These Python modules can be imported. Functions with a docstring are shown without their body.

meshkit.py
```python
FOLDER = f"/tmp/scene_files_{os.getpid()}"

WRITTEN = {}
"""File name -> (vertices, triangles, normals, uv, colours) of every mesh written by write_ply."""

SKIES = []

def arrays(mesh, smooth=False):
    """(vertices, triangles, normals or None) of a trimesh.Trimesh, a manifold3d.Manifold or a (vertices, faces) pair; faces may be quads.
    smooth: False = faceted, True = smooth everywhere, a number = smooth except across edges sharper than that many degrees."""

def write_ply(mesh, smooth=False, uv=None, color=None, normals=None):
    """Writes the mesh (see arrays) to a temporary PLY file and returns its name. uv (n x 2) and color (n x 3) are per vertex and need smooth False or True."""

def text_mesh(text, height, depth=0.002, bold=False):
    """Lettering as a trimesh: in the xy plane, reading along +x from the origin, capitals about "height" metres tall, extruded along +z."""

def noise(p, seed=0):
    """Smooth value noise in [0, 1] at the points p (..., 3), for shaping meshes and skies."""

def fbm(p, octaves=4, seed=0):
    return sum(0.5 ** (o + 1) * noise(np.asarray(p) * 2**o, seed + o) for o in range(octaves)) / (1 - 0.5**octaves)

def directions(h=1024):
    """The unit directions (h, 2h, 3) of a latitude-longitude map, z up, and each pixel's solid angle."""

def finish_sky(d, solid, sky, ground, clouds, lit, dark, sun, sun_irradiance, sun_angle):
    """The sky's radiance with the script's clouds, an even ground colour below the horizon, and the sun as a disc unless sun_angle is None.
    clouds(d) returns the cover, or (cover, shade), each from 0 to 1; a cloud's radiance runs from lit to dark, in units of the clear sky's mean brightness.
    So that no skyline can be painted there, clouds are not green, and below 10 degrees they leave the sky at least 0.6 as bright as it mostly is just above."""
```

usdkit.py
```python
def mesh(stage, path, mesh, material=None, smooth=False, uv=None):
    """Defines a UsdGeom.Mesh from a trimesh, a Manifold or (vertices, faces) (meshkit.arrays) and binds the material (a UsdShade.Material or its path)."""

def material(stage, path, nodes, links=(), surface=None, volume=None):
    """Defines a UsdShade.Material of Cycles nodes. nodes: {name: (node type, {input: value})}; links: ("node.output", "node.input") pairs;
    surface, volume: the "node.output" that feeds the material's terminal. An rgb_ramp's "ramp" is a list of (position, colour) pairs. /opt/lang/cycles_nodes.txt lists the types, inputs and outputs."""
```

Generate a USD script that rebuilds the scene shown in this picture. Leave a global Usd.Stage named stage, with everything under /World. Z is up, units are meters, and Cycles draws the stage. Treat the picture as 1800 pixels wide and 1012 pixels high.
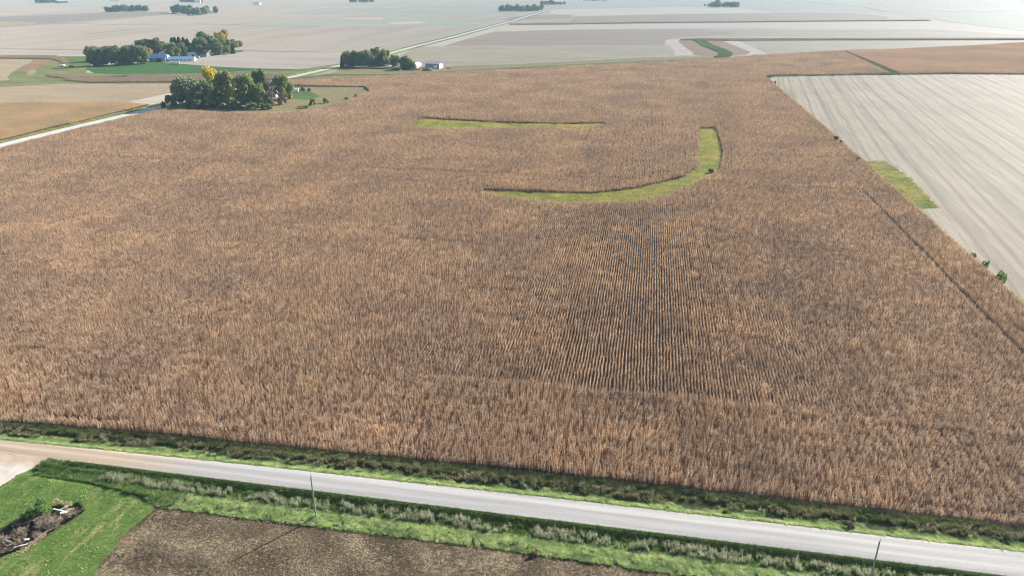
import math, random
import numpy as np
import trimesh, shapely
from shapely.geometry import Polygon, LineString, Point, box as sbox
from shapely.ops import unary_union
import usdkit, meshkit
from pxr import Usd, UsdGeom, UsdLux, UsdShade, Gf, Sdf, Vt

R = random.Random(7)
RN = np.random.default_rng(11)

# ------------------------------------------------------------------ camera, sky, sun, exposure
stage = Usd.Stage.CreateInMemory()
UsdGeom.SetStageUpAxis(stage, UsdGeom.Tokens.z)
UsdGeom.SetStageMetersPerUnit(stage, 1.0)
UsdGeom.Xform.Define(stage, '/World')
UsdGeom.Scope.Define(stage, '/World/Looks')

EYE_Z, FPX = 86.0, 1290.0                     # metres above the fields; focal length for an 1800 px wide picture
PITCH = math.atan((506 + 36) / FPX)           # downwards
YAW = math.atan(256 / (FPX * math.cos(PITCH) + 542 * math.sin(PITCH)))   # to the left of the crop rows (+y)
EXPOSURE = 1.22
SUN_EL = math.radians(28.0)
SUN_DIR = np.array([0.584 * math.cos(SUN_EL), 0.812 * math.cos(SUN_EL), math.sin(SUN_EL)])
SUN_DIR /= np.linalg.norm(SUN_DIR)
SUN_ROT = math.atan2(SUN_DIR[0], SUN_DIR[1])

cam = UsdGeom.Camera.Define(stage, '/World/camera')
cam.CreateHorizontalApertureAttr(36.0)
cam.CreateVerticalApertureAttr(36.0 * 575 / 1024)
cam.CreateFocalLengthAttr(FPX / 1800 * 36.0)
cam.CreateClippingRangeAttr(Gf.Vec2f(0.5, 60000))
cam.CreateExposureAttr(EXPOSURE)
fw = np.array([-math.sin(YAW) * math.cos(PITCH), math.cos(YAW) * math.cos(PITCH), -math.sin(PITCH)])
rt = np.array([math.cos(YAW), math.sin(YAW), 0.0])
up = np.cross(rt, fw)
cm = Gf.Matrix4d(*rt, 0, *up, 0, *(-fw), 0, 0, 0, EYE_Z, 1)
cam.AddTransformOp().Set(cm)

usdkit.material(stage, '/World/Looks/sky', {
    's': ('sky_texture', dict(sky_type='single_scattering', sun_disc=False, sun_elevation=SUN_EL, sun_rotation=SUN_ROT,
                              air_density=1.0, aerosol_density=1.6, ozone_density=1.0, altitude=300.0)),
    'b': ('background_shader', dict(strength=0.055))}, [('s.color', 'b.color')], surface='b.background')
dome = UsdLux.DomeLight.Define(stage, '/World/sky')
UsdShade.MaterialBindingAPI.Apply(dome.GetPrim()).Bind(UsdShade.Material.Get(stage, '/World/Looks/sky'))
sun = UsdLux.DistantLight.Define(stage, '/World/sun')
sun.CreateNormalizeAttr(True)
sun.CreateIntensityAttr(1.25)
sun.CreateAngleAttr(0.53)
sun.CreateColorAttr(Gf.Vec3f(1.0, 0.93, 0.83))
zx = SUN_DIR; xx = np.cross([0, 0, 1.0], zx); xx /= np.linalg.norm(xx); yx = np.cross(zx, xx)
sun.AddTransformOp().Set(Gf.Matrix4d(*xx, 0, *yx, 0, *zx, 0, 0, 0, 500, 1))
HAZE_DENSITY = 0.000075
HAZE_COLOR = (0.48, 0.78, 1.0)


# ------------------------------------------------------------------ helpers
def P(x, y, z=0.0):
    """Where a sight line through the photograph's pixel meets the level z (surveying the photograph)."""
    d = np.array([(x - 900) / FPX, 1.0, -(y - 506) / FPX])
    c, s = math.cos(PITCH), math.sin(PITCH)
    a, b, e = d[0], d[1] * c + d[2] * s, -d[1] * s + d[2] * c
    c, s = math.cos(YAW), math.sin(YAW)
    t = (z - EYE_Z) / e
    return np.array([(a * c - b * s) * t, (a * s + b * c) * t])


def px_size(x, y):
    """Metres on an upright thing at this place that one pixel of the photograph spans."""
    p = P(x, y)
    q = np.array([p[0], p[1], -EYE_Z])
    return float(q @ fw) / FPX / math.cos(PITCH)


def poly(pts, z=0.0):
    return Polygon([P(p[0], p[1], p[2] if len(p) > 2 else z) for p in pts]).buffer(0)


ORD = 'first second third fourth fifth sixth seventh eighth ninth tenth eleventh twelfth thirteenth fourteenth'.split()
used = {}


def free(name, parent='/World'):
    k = (parent, name)
    n = used.get(k, 0)
    used[k] = n + 1
    return f'{parent}/{name}' if n == 0 else f'{parent}/{name}_{n:03d}'


def tag(prim, label=None, cat=None, group=None, kind=None):
    for k, v in (('label', label), ('category', cat), ('group', group), ('kind', kind)):
        if v:
            prim.SetCustomDataByKey(k, v)
    return prim


def mesh(name, vf, mat, parent='/World', smooth=False, **t):
    m = usdkit.mesh(stage, free(name, parent), vf, '/World/Looks/' + mat, smooth)
    tag(m.GetPrim(), **t)
    return m.GetPrim()


def xform(name, loc, rz=0, scale=(1, 1, 1), parent='/World', **t):
    x = UsdGeom.Xform.Define(stage, free(name, parent))
    x.AddTranslateOp().Set(Gf.Vec3d(*map(float, loc)))
    x.AddRotateZOp().Set(float(rz))
    x.AddScaleOp().Set(Gf.Vec3f(*map(float, scale)))
    return tag(x.GetPrim(), **t)


kinds = stage.CreateClassPrim('/World/kinds')


def kind(name):
    UsdGeom.Xform.Define(stage, '/World/kinds/' + name)
    return '/World/kinds/' + name


def place(kind_path, name, loc, rz=0, scale=(1, 1, 1), **t):
    o = xform(name, loc, rz, scale, **t)
    o.GetReferences().AddInternalReference(kind_path)
    o.SetInstanceable(True)
    return o


def instancer(name, protos, pos, yaw, idx, scale, lean=None, **t):
    """protos: list of (name, (v, f), material)."""
    path = free(name)
    pi = UsdGeom.PointInstancer.Define(stage, path)
    rel = []
    for n, vf, mat in protos:
        q = free(n, path)
        leaf_mesh(q, vf, mat)
        rel.append(q)
    pi.CreatePrototypesRel().SetTargets([Sdf.Path(r) for r in rel])
    n = len(pos)
    pi.CreateProtoIndicesAttr(Vt.IntArray.FromNumpy(np.asarray(idx, np.int32)))
    pi.CreatePositionsAttr(Vt.Vec3fArray.FromNumpy(np.asarray(pos, np.float32)))
    h = np.asarray(yaw, float) / 2
    q = np.zeros((n, 4)); q[:, 0] = np.cos(h); q[:, 3] = np.sin(h)
    if lean is not None:                       # lean (n, 2): small tilt about x and y, applied after the yaw
        a = np.asarray(lean, float) / 2
        ang = np.linalg.norm(a, axis=1)
        s = np.where(ang > 1e-9, np.sin(ang) / np.maximum(ang, 1e-9), 1)
        w0, x0, y0 = np.cos(ang), a[:, 0] * s, a[:, 1] * s
        w1, z1 = q[:, 0].copy(), q[:, 3].copy()
        q = np.stack([w0 * w1, x0 * w1 + y0 * z1, y0 * w1 - x0 * z1, w0 * z1], 1)
    pi.CreateOrientationsAttr(Vt.QuathArray([Gf.Quath(float(a), float(b), float(c), float(d)) for a, b, c, d in q]))
    pi.CreateScalesAttr(Vt.Vec3fArray.FromNumpy(np.asarray(scale, np.float32)))
    tag(pi.GetPrim(), **t)
    return pi


class MB:
    """Collects vertices and triangles."""
    def __init__(self):
        self.v, self.f, self.n, self.t, self.tint = [], [], 0, [], 0.5

    def add(self, v, f):
        v = np.asarray(v, float); f = np.asarray(f, int)
        if f.shape[1] == 4:
            f = np.vstack([f[:, [0, 1, 2]], f[:, [0, 2, 3]]])
        self.v.append(v); self.f.append(f + self.n); self.n += len(v); self.t.append(np.full(len(f), self.tint))
        return self

    def box(self, c, s, rz=0.0):
        m = trimesh.creation.box(s)
        a = math.radians(rz); ca, sa = math.cos(a), math.sin(a)
        v = np.array(m.vertices); v = np.stack([v[:, 0] * ca - v[:, 1] * sa, v[:, 0] * sa + v[:, 1] * ca, v[:, 2]], 1) + np.asarray(c)
        return self.add(v, m.faces)

    def tube(self, pts, rad, sides=6, cap=True):
        pts = np.asarray(pts, float); rad = np.broadcast_to(rad, len(pts))
        t = np.gradient(pts, axis=0); t /= np.maximum(np.linalg.norm(t, axis=1, keepdims=True), 1e-9)
        ref = np.array([1.0, 0, 0]) if abs(t[0, 0]) < 0.8 else np.array([0, 1.0, 0])
        rings = []
        for p, d, r in zip(pts, t, rad):
            u = np.cross(d, ref); u /= np.linalg.norm(u); w = np.cross(d, u)
            a = np.linspace(0, 2 * np.pi, sides, endpoint=False)[:, None]
            rings.append(p + r * (np.cos(a) * u + np.sin(a) * w))
        v = np.vstack(rings); f = []
        for k in range(len(pts) - 1):
            for s in range(sides):
                a, b = k * sides + s, k * sides + (s + 1) % sides
                f.append([a, b, b + sides, a + sides])
        self.add(v, f)
        if cap:
            n = len(pts)
            self.add(np.vstack([rings[-1], pts[-1]]), [[s, (s + 1) % sides, sides] for s in range(sides)])
        return self

    @property
    def out(self):
        return np.vstack(self.v), np.vstack(self.f)

    @property
    def tinted(self):
        return np.vstack(self.v), np.vstack(self.f), np.concatenate(self.t)


def sheet(pg, z=0.0, step=None):
    """A flat sheet of a shapely (multi)polygon."""
    b = MB()
    for g in getattr(pg, 'geoms', [pg]):
        if g.geom_type != 'Polygon' or g.area < 0.05:
            continue
        v, f = trimesh.creation.triangulate_polygon(g, engine='earcut')
        v = np.asarray(v); f = np.asarray(f)
        a, c, d = v[f[:, 0]], v[f[:, 1]], v[f[:, 2]]
        flip = ((c - a)[:, 0] * (d - a)[:, 1] - (c - a)[:, 1] * (d - a)[:, 0]) < 0
        f[flip] = f[flip][:, ::-1]
        b.add(np.column_stack([v, np.full(len(v), z)]), f)
    return b.out if b.n else None


def leaf_mesh(path, vf, mat_name):
    """A mesh of leaves or blades with a random "tint" for each separate piece."""
    given = vf[2] if len(vf) == 3 else None
    v, f, _ = meshkit.arrays(vf[:2])
    m = usdkit.mesh(stage, path, (v, f), '/World/Looks/' + mat_name)
    e = np.vstack([f[:, [0, 1]], f[:, [1, 2]]])
    lab = trimesh.graph.connected_component_labels(e, node_count=len(v))
    t = given if given is not None else np.random.default_rng(len(f)).random(lab.max() + 1)[lab[f[:, 0]]]
    UsdGeom.PrimvarsAPI(m).CreatePrimvar('tint', Sdf.ValueTypeNames.FloatArray, 'uniform').Set(Vt.FloatArray.FromNumpy(t.astype(np.float32)))
    return m


def smoothstep(a, b, x):
    t = np.clip((np.asarray(x, float) - a) / (b - a), 0, 1)
    return t * t * (3 - 2 * t)


def nz(x, y, scale, seed=0, octaves=3):
    return meshkit.fbm(np.stack([np.asarray(x, float) * scale, np.asarray(y, float) * scale, np.zeros_like(np.asarray(x, float))], -1), octaves, seed)


# ------------------------------------------------------------------ materials
def mat(name, nodes, links, surface='p.BSDF', **k):
    return usdkit.material(stage, '/World/Looks/' + name, nodes, links, surface, **k)


def plain(name, c, rough=0.6, spec=0.3, metal=0.0, var=0.0, scale=1.0):
    n = {'p': ('principled_bsdf', dict(base_color=c, roughness=rough, specular_ior_level=spec, metallic=metal))}
    l = []
    if var:
        n['g'] = ('texture_coordinate', {}); n['n'] = ('noise_texture', dict(scale=scale, detail=4.0, roughness=0.6))
        n['r'] = ('rgb_ramp', dict(ramp=[(0.3, tuple(x * (1 - var) for x in c)), (0.7, tuple(min(1, x * (1 + var)) for x in c))]))
        l = [('g.object', 'n.vector'), ('n.fac', 'r.fac'), ('r.color', 'p.base_color')]
    return mat(name, n, l)


def soil(name, ramp, scale, detail=5.0, rot=0.0, stretch=(1, 1, 1), rough=0.75, big=None, stripes=None, fine=None, bump=None, distortion=0.0):
    """Ground cover: noise (optionally stretched along one heading) -> ramp, times larger tone patches, row stripes and fine speckle."""
    n = {'g': ('geometry', {}),
         'm': ('mapping', dict(rotation=(0, 0, rot), scale=stretch)),
         'n': ('noise_texture', dict(scale=scale, detail=detail, roughness=0.62, distortion=distortion)),
         'r': ('rgb_ramp', dict(ramp=ramp)),
         'p': ('principled_bsdf', dict(roughness=rough, specular_ior_level=0.1, diffuse_roughness=0.8))}
    l = [('g.position', 'm.vector'), ('m.vector', 'n.vector'), ('n.fac', 'r.fac')]
    last = 'r.color'
    k = 0
    for item in (big, fine):
        if item:
            k += 1
            s, lo, hi = item
            n[f'n{k}'] = ('noise_texture', dict(scale=s, detail=3.0, roughness=0.55))
            n[f'q{k}'] = ('rgb_ramp', dict(ramp=[(0.3, lo), (0.7, hi)]))
            n[f'x{k}'] = ('mix', dict(mix_type='multiply', fac=1.0))
            l += [('g.position', f'n{k}.vector'), (f'n{k}.fac', f'q{k}.fac'), (last, f'x{k}.color1'), (f'q{k}.color', f'x{k}.color2')]
            last = f'x{k}.color'
    for j, (w, ang, lo, hi, dist) in enumerate(stripes or []):   # w: metres between lines
        n[f'sm{j}'] = ('mapping', dict(rotation=(0, 0, ang)))
        n[f'sw{j}'] = ('wave_texture', dict(wave_type='bands', bands_direction='x', profile='sine', scale=0.314159 / w, distortion=dist, detail=3.0, detail_scale=0.6, detail_roughness=0.6))
        n[f'sr{j}'] = ('rgb_ramp', dict(ramp=[(0.0, lo), (0.22, hi), (1.0, hi)]))
        n[f'sx{j}'] = ('mix', dict(mix_type='multiply', fac=1.0))
        l += [('g.position', f'sm{j}.vector'), (f'sm{j}.vector', f'sw{j}.vector'), (f'sw{j}.fac', f'sr{j}.fac'), (last, f'sx{j}.color1'), (f'sr{j}.color', f'sx{j}.color2')]
        last = f'sx{j}.color'
    l.append((last, 'p.base_color'))
    if bump:
        n['bn'] = ('noise_texture', dict(scale=bump[0], detail=4.0, roughness=0.65))
        n['bu'] = ('bump', dict(strength=1.0, distance=bump[1]))
        l += [('g.position', 'bn.vector'), ('bn.fac', 'bu.height'), ('bu.normal', 'p.normal')]
    return mat(name, n, l)


def leafy(name, ramp, trans=0.35, patch=None, tcol=1.25, rough=0.6, obj=0.0):
    """Leaves, blades, husks: a colour for each leaf, optional tone patches across the ground, light passing through."""
    n = {'g': ('geometry', {}), 'ti': ('attribute', dict(attribute='tint')), 'r': ('rgb_ramp', dict(ramp=ramp)),
         'd': ('principled_bsdf', dict(roughness=rough, specular_ior_level=0.25)),
         't': ('translucent_bsdf', {}), 'mx': ('mix_closure', dict(fac=trans)),
         'b': ('mix', dict(mix_type='multiply', fac=1.0, color2=(tcol, tcol, tcol * 0.85)))}
    l = [('ti.fac', 'r.fac')]
    last = 'r.color'
    for j, (s, lo, hi) in enumerate(patch or []):
        n[f'n{j}'] = ('noise_texture', dict(scale=s, detail=3.0, roughness=0.6))
        n[f'q{j}'] = ('rgb_ramp', dict(ramp=[(0.34, lo), (0.66, hi)]))
        n[f'x{j}'] = ('mix', dict(mix_type='multiply', fac=1.0))
        l += [('g.position', f'n{j}.vector'), (f'n{j}.fac', f'q{j}.fac'), (last, f'x{j}.color1'), (f'q{j}.color', f'x{j}.color2')]
        last = f'x{j}.color'
    if obj:
        n['oi'] = ('object_info', {})
        n['oq'] = ('rgb_ramp', dict(ramp=[(0.0, (1 - obj, 1 - obj * 0.8, 1 - obj)), (1.0, (1 + obj, 1 + obj * 0.7, 1 + obj * 0.5))]))
        n['ox'] = ('mix', dict(mix_type='multiply', fac=1.0))
        l += [('oi.random', 'oq.fac'), (last, 'ox.color1'), ('oq.color', 'ox.color2')]
        last = 'ox.color'
    l += [(last, 'd.base_color'), (last, 'b.color1'), ('b.color', 't.color'), ('d.BSDF', 'mx.closure1'), ('t.BSDF', 'mx.closure2')]
    return mat(name, n, l, surface='mx.closure')


def sc(c, k):
    return tuple(x * k for x in c)


W1 = (1.0, 1.0, 1.0)
leafy('corn', [(0.0, (0.12, 0.068, 0.045)), (0.28, (0.30, 0.18, 0.115)), (0.5, (0.63, 0.45, 0.31)), (0.75, (0.85, 0.70, 0.54)), (1.0, (0.93, 0.87, 0.77))], 0.32,
      patch=[(0.03, (0.80, 0.78, 0.80), (1.06, 1.03, 0.98)), (0.35, (0.74, 0.72, 0.73), (1.10, 1.08, 1.05))], tcol=1.0)
leafy('corn_far', [(0.0, (0.26, 0.165, 0.12)), (0.5, (0.58, 0.42, 0.325)), (1.0, (0.78, 0.63, 0.52))], 0.36, patch=[(0.012, (0.85, 0.83, 0.84), (1.08, 1.04, 1.0))], tcol=1.0)
leafy('dead_crop', [(0.0, (0.16, 0.115, 0.085)), (0.5, (0.36, 0.28, 0.21)), (1.0, (0.56, 0.46, 0.36))], 0.3, tcol=1.0)
leafy('soy', [(0.0, (0.42, 0.31, 0.19)), (0.5, (0.66, 0.51, 0.34)), (1.0, (0.80, 0.66, 0.48))], 0.36, patch=[(0.02, (0.82, 0.84, 0.78), (1.1, 1.05, 1.0))], tcol=1.0)
leafy('grass_bright', [(0.0, (0.24, 0.36, 0.12)), (0.4, (0.60, 0.74, 0.34)), (0.8, (0.80, 0.88, 0.54)), (1.0, (0.90, 0.90, 0.72))], 0.64, patch=[(0.5, (0.55, 0.64, 0.55), (1.14, 1.09, 1.1)), (0.12, (0.8, 0.88, 0.8), (1.05, 1.02, 1.05))], tcol=1.0)
leafy('grass_deep', [(0.0, (0.07, 0.15, 0.035)), (0.6, (0.16, 0.29, 0.08)), (1.0, (0.34, 0.42, 0.19))], 0.45, patch=[(0.4, (0.65, 0.7, 0.65), (1.25, 1.2, 1.15))])
leafy('bank_green', [(0.0, (0.035, 0.065, 0.025)), (0.6, (0.085, 0.135, 0.055)), (1.0, (0.20, 0.25, 0.12))], 0.35)
leafy('grass_olive', [(0.0, (0.10, 0.12, 0.045)), (0.5, (0.24, 0.25, 0.11)), (0.85, (0.40, 0.38, 0.20)), (1.0, (0.56, 0.52, 0.34))], 0.42, patch=[(0.4, (0.6, 0.72, 0.6), (1.12, 1.08, 1.05))], tcol=1.0)
leafy('weed_pale', [(0.0, (0.14, 0.17, 0.10)), (0.3, (0.36, 0.38, 0.27)), (0.6, (0.66, 0.64, 0.56)), (1.0, (0.85, 0.83, 0.76))], 0.45, patch=[(0.5, (0.45, 0.55, 0.4), (1.05, 1.05, 1.05))], tcol=1.0)
leafy('weed_dark', [(0.0, (0.09, 0.075, 0.055)), (0.4, (0.26, 0.235, 0.165)), (0.75, (0.48, 0.44, 0.32)), (1.0, (0.74, 0.68, 0.55))], 0.35, patch=[(0.35, (0.6, 0.7, 0.55), (1.15, 1.12, 1.0))], tcol=1.0)
leafy('grass_water', [(0.0, (0.30, 0.30, 0.08)), (0.5, (0.56, 0.53, 0.16)), (0.85, (0.70, 0.63, 0.25)), (1.0, (0.76, 0.66, 0.36))], 0.45, patch=[(0.09, (0.55, 0.72, 0.55), (1.14, 1.02, 1.05)), (0.4, (0.75, 0.8, 0.75), (1.05, 1.05, 1.05))], tcol=1.0)
leafy('grass_lush', [(0.0, (0.16, 0.30, 0.07)), (0.5, (0.33, 0.48, 0.15)), (1.0, (0.58, 0.62, 0.30))], 0.45, patch=[(0.2, (0.6, 0.7, 0.6), (1.12, 1.08, 1.05))], tcol=1.0)
leafy('fallen', [(0.0, (0.55, 0.46, 0.16)), (0.6, (0.70, 0.62, 0.30)), (1.0, (0.78, 0.74, 0.50))], 0.2)
leafy('straw', [(0.0, (0.30, 0.235, 0.14)), (0.6, (0.56, 0.47, 0.29)), (1.0, (0.74, 0.65, 0.46))], 0.15)
leafy('leaf_dark', [(0.0, (0.075, 0.115, 0.055)), (0.6, (0.19, 0.245, 0.125)), (1.0, (0.36, 0.40, 0.23))], 0.42, obj=0.2)
leafy('leaf_grey', [(0.0, (0.11, 0.14, 0.09)), (0.6, (0.25, 0.30, 0.21)), (1.0, (0.42, 0.46, 0.36))], 0.42, obj=0.15)
leafy('leaf_olive', [(0.0, (0.12, 0.16, 0.06)), (0.6, (0.25, 0.31, 0.13)), (1.0, (0.42, 0.43, 0.21))], 0.45, obj=0.15)
leafy('leaf_green', [(0.0, (0.08, 0.17, 0.05)), (0.6, (0.18, 0.32, 0.11)), (1.0, (0.34, 0.46, 0.22))], 0.45)
leafy('leaf_yellow', [(0.0, (0.40, 0.35, 0.05)), (0.6, (0.70, 0.60, 0.10)), (1.0, (0.82, 0.72, 0.18))], 0.42, tcol=1.0)
leafy('leaf_orange', [(0.0, (0.34, 0.25, 0.06)), (0.6, (0.58, 0.42, 0.11)), (1.0, (0.68, 0.53, 0.18))], 0.42, tcol=1.0)
leafy('leaf_needle', [(0.0, (0.025, 0.048, 0.032)), (0.6, (0.05, 0.083, 0.057)), (1.0, (0.09, 0.125, 0.09))], 0.2, obj=0.15)
leafy('leaf_bare', [(0.0, (0.11, 0.092, 0.10)), (0.6, (0.21, 0.185, 0.19)), (1.0, (0.33, 0.29, 0.28))], 0.2)
leafy('twig', [(0.0, (0.13, 0.10, 0.075)), (0.6, (0.28, 0.23, 0.175)), (1.0, (0.50, 0.42, 0.33))], 0.05)
plain('bark', (0.11, 0.09, 0.07), 0.9, 0.1, var=0.3, scale=2)
plain('pole_wood', (0.30, 0.28, 0.255), 0.85, 0.15, var=0.3, scale=4)
plain('steel', (0.35, 0.36, 0.37), 0.45, 0.5, 0.6)
plain('white_wall', (0.60, 0.61, 0.62), 0.6, 0.3, var=0.06, scale=0.6)
plain('white_metal', (0.62, 0.64, 0.66), 0.4, 0.5, var=0.06, scale=0.4)
plain('blue_roof', (0.20, 0.34, 0.58), 0.38, 0.5, var=0.08, scale=0.5)
plain('grey_roof', (0.36, 0.40, 0.46), 0.4, 0.5, var=0.12, scale=0.5)
plain('blue_siding', (0.20, 0.23, 0.30), 0.55, 0.4, var=0.08, scale=0.5)
plain('dark_roof', (0.07, 0.07, 0.08), 0.8, 0.2, var=0.2, scale=1)
plain('dark_gap', (0.02, 0.02, 0.022), 0.8, 0.2)
plain('glass_dark', (0.03, 0.035, 0.04), 0.08, 0.6)
plain('red_paint', (0.30, 0.07, 0.045), 0.5, 0.4)
plain('yellow_paint', (0.60, 0.40, 0.05), 0.5, 0.4)
plain('rubber', (0.02, 0.02, 0.02), 0.8, 0.2)
plain('concrete', (0.22, 0.20, 0.18), 0.85, 0.2, var=0.25, scale=2)
plain('white_board', (0.55, 0.55, 0.54), 0.7, 0.2, var=0.15, scale=3)
plain('dirt_heap', (0.20, 0.15, 0.11), 0.95, 0.1, var=0.35, scale=1)

PALE = (0.46, 0.40, 0.345)
soil('ground', [(0.3, (0.43, 0.36, 0.285)), (0.7, (0.53, 0.45, 0.36))], 0.02, stretch=(1, 0.15, 1), big=(0.0012, (0.88, 0.88, 0.90), (1.06, 1.04, 1.02)), fine=(0.3, (0.88, 0.88, 0.88), (1.08, 1.08, 1.08)))
soil('field_pink', [(0.3, (0.42, 0.36, 0.31)), (0.7, (0.51, 0.44, 0.385))], 0.03, stretch=(0.12, 1, 1), big=(0.004, (0.92, 0.92, 0.92), (1.05, 1.05, 1.05)), fine=(0.4, (0.88, 0.88, 0.88), (1.08, 1.08, 1.08)))
soil('field_dull', [(0.3, (0.32, 0.25, 0.195)), (0.7, (0.41, 0.33, 0.26))], 0.03, stretch=(0.15, 1, 1), fine=(0.4, (0.85, 0.85, 0.85), (1.1, 1.1, 1.1)))
soil('field_brown', [(0.3, (0.27, 0.22, 0.19)), (0.7, (0.35, 0.29, 0.25))], 0.03, stretch=(0.15, 1, 1), fine=(0.4, (0.85, 0.85, 0.85), (1.1, 1.1, 1.1)))
soil('field_grey', [(0.3, (0.38, 0.325, 0.235)), (0.7, (0.48, 0.415, 0.305))], 0.05, stretch=(0.15, 1, 1), fine=(0.4, (0.8, 0.8, 0.8), (1.12, 1.12, 1.12)), big=(0.01, (0.93, 0.93, 0.93), (1.06, 1.06, 1.04)))
soil('field_white', [(0.3, (0.54, 0.465, 0.365)), (0.7, (0.65, 0.57, 0.46))], 0.05, stretch=(0.15, 1, 1), fine=(0.4, (0.82, 0.82, 0.82), (1.1, 1.1, 1.1)))
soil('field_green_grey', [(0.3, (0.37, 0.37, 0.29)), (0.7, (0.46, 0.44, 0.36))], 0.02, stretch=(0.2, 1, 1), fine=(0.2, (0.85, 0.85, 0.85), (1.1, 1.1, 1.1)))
soil('field_tan', [(0.3, (0.37, 0.285, 0.185)), (0.7, (0.47, 0.375, 0.255))], 0.06, stretch=(0.3, 1, 1), fine=(0.5, (0.78, 0.78, 0.78), (1.12, 1.12, 1.12)), stripes=[(6.0, math.pi / 2, (0.90, 0.89, 0.88), W1, 3.0)])
soil('stubble', [(0.25, (0.47, 0.375, 0.255)), (0.5, (0.59, 0.485, 0.345)), (0.75, (0.69, 0.585, 0.43))], 0.30, stretch=(1, 0.05, 1), rot=0.12,
     fine=(1.6, (0.72, 0.71, 0.70), (1.12, 1.12, 1.12)), big=(0.02, (0.86, 0.86, 0.86), (1.06, 1.05, 1.04)),
     stripes=[(9.3, 0.12, (0.70, 0.69, 0.68), W1, 1.3), (4.1, 0.13, (0.84, 0.83, 0.82), W1, 2.0), (23.0, 0.10, (0.78, 0.77, 0.76), W1, 2.2)])
soil('alfalfa', [(0.3, (0.045, 0.125, 0.028)), (0.7, (0.075, 0.175, 0.045))], 0.05, stretch=(0.3, 1, 1), fine=(0.6, (0.8, 0.8, 0.8), (1.15, 1.15, 1.15)))
soil('rough_grass', [(0.25, (0.12, 0.15, 0.055)), (0.5, (0.21, 0.22, 0.09)), (0.75, (0.32, 0.28, 0.14))], 0.06, stretch=(0.5, 1, 1), fine=(0.5, (0.72, 0.75, 0.7), (1.15, 1.15, 1.1)))
soil('green_grass', [(0.3, (0.08, 0.15, 0.04)), (0.7, (0.16, 0.23, 0.07))], 0.08, fine=(0.6, (0.72, 0.75, 0.7), (1.15, 1.15, 1.1)))
soil('olive_grass', [(0.3, (0.17, 0.20, 0.06)), (0.5, (0.27, 0.26, 0.08)), (0.7, (0.36, 0.31, 0.13))], 0.12, fine=(0.6, (0.72, 0.75, 0.7), (1.15, 1.15, 1.1)))
soil('dry_grass', [(0.3, (0.30, 0.22, 0.11)), (0.55, (0.34, 0.28, 0.14)), (0.75, (0.24, 0.25, 0.10))], 0.07, fine=(0.6, (0.72, 0.75, 0.7), (1.15, 1.15, 1.1)))
soil('redbrown', [(0.3, (0.30, 0.165, 0.10)), (0.7, (0.38, 0.235, 0.15))], 0.06, stretch=(0.3, 1, 1), fine=(0.5, (0.75, 0.75, 0.75), (1.12, 1.12, 1.12)))
soil('edge_weeds', [(0.3, (0.10, 0.085, 0.05)), (0.7, (0.20, 0.175, 0.10))], 0.15)
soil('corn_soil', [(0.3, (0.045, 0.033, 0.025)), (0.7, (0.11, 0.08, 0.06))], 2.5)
soil('far_gravel', [(0.3, (0.60, 0.59, 0.57)), (0.7, (0.70, 0.69, 0.67))], 0.05)
soil('verge_soil', [(0.3, (0.055, 0.075, 0.025)), (0.6, (0.11, 0.13, 0.045)), (0.8, (0.18, 0.16, 0.08))], 0.9, fine=(3.0, (0.6, 0.6, 0.6), (1.2, 1.2, 1.2)))


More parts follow.
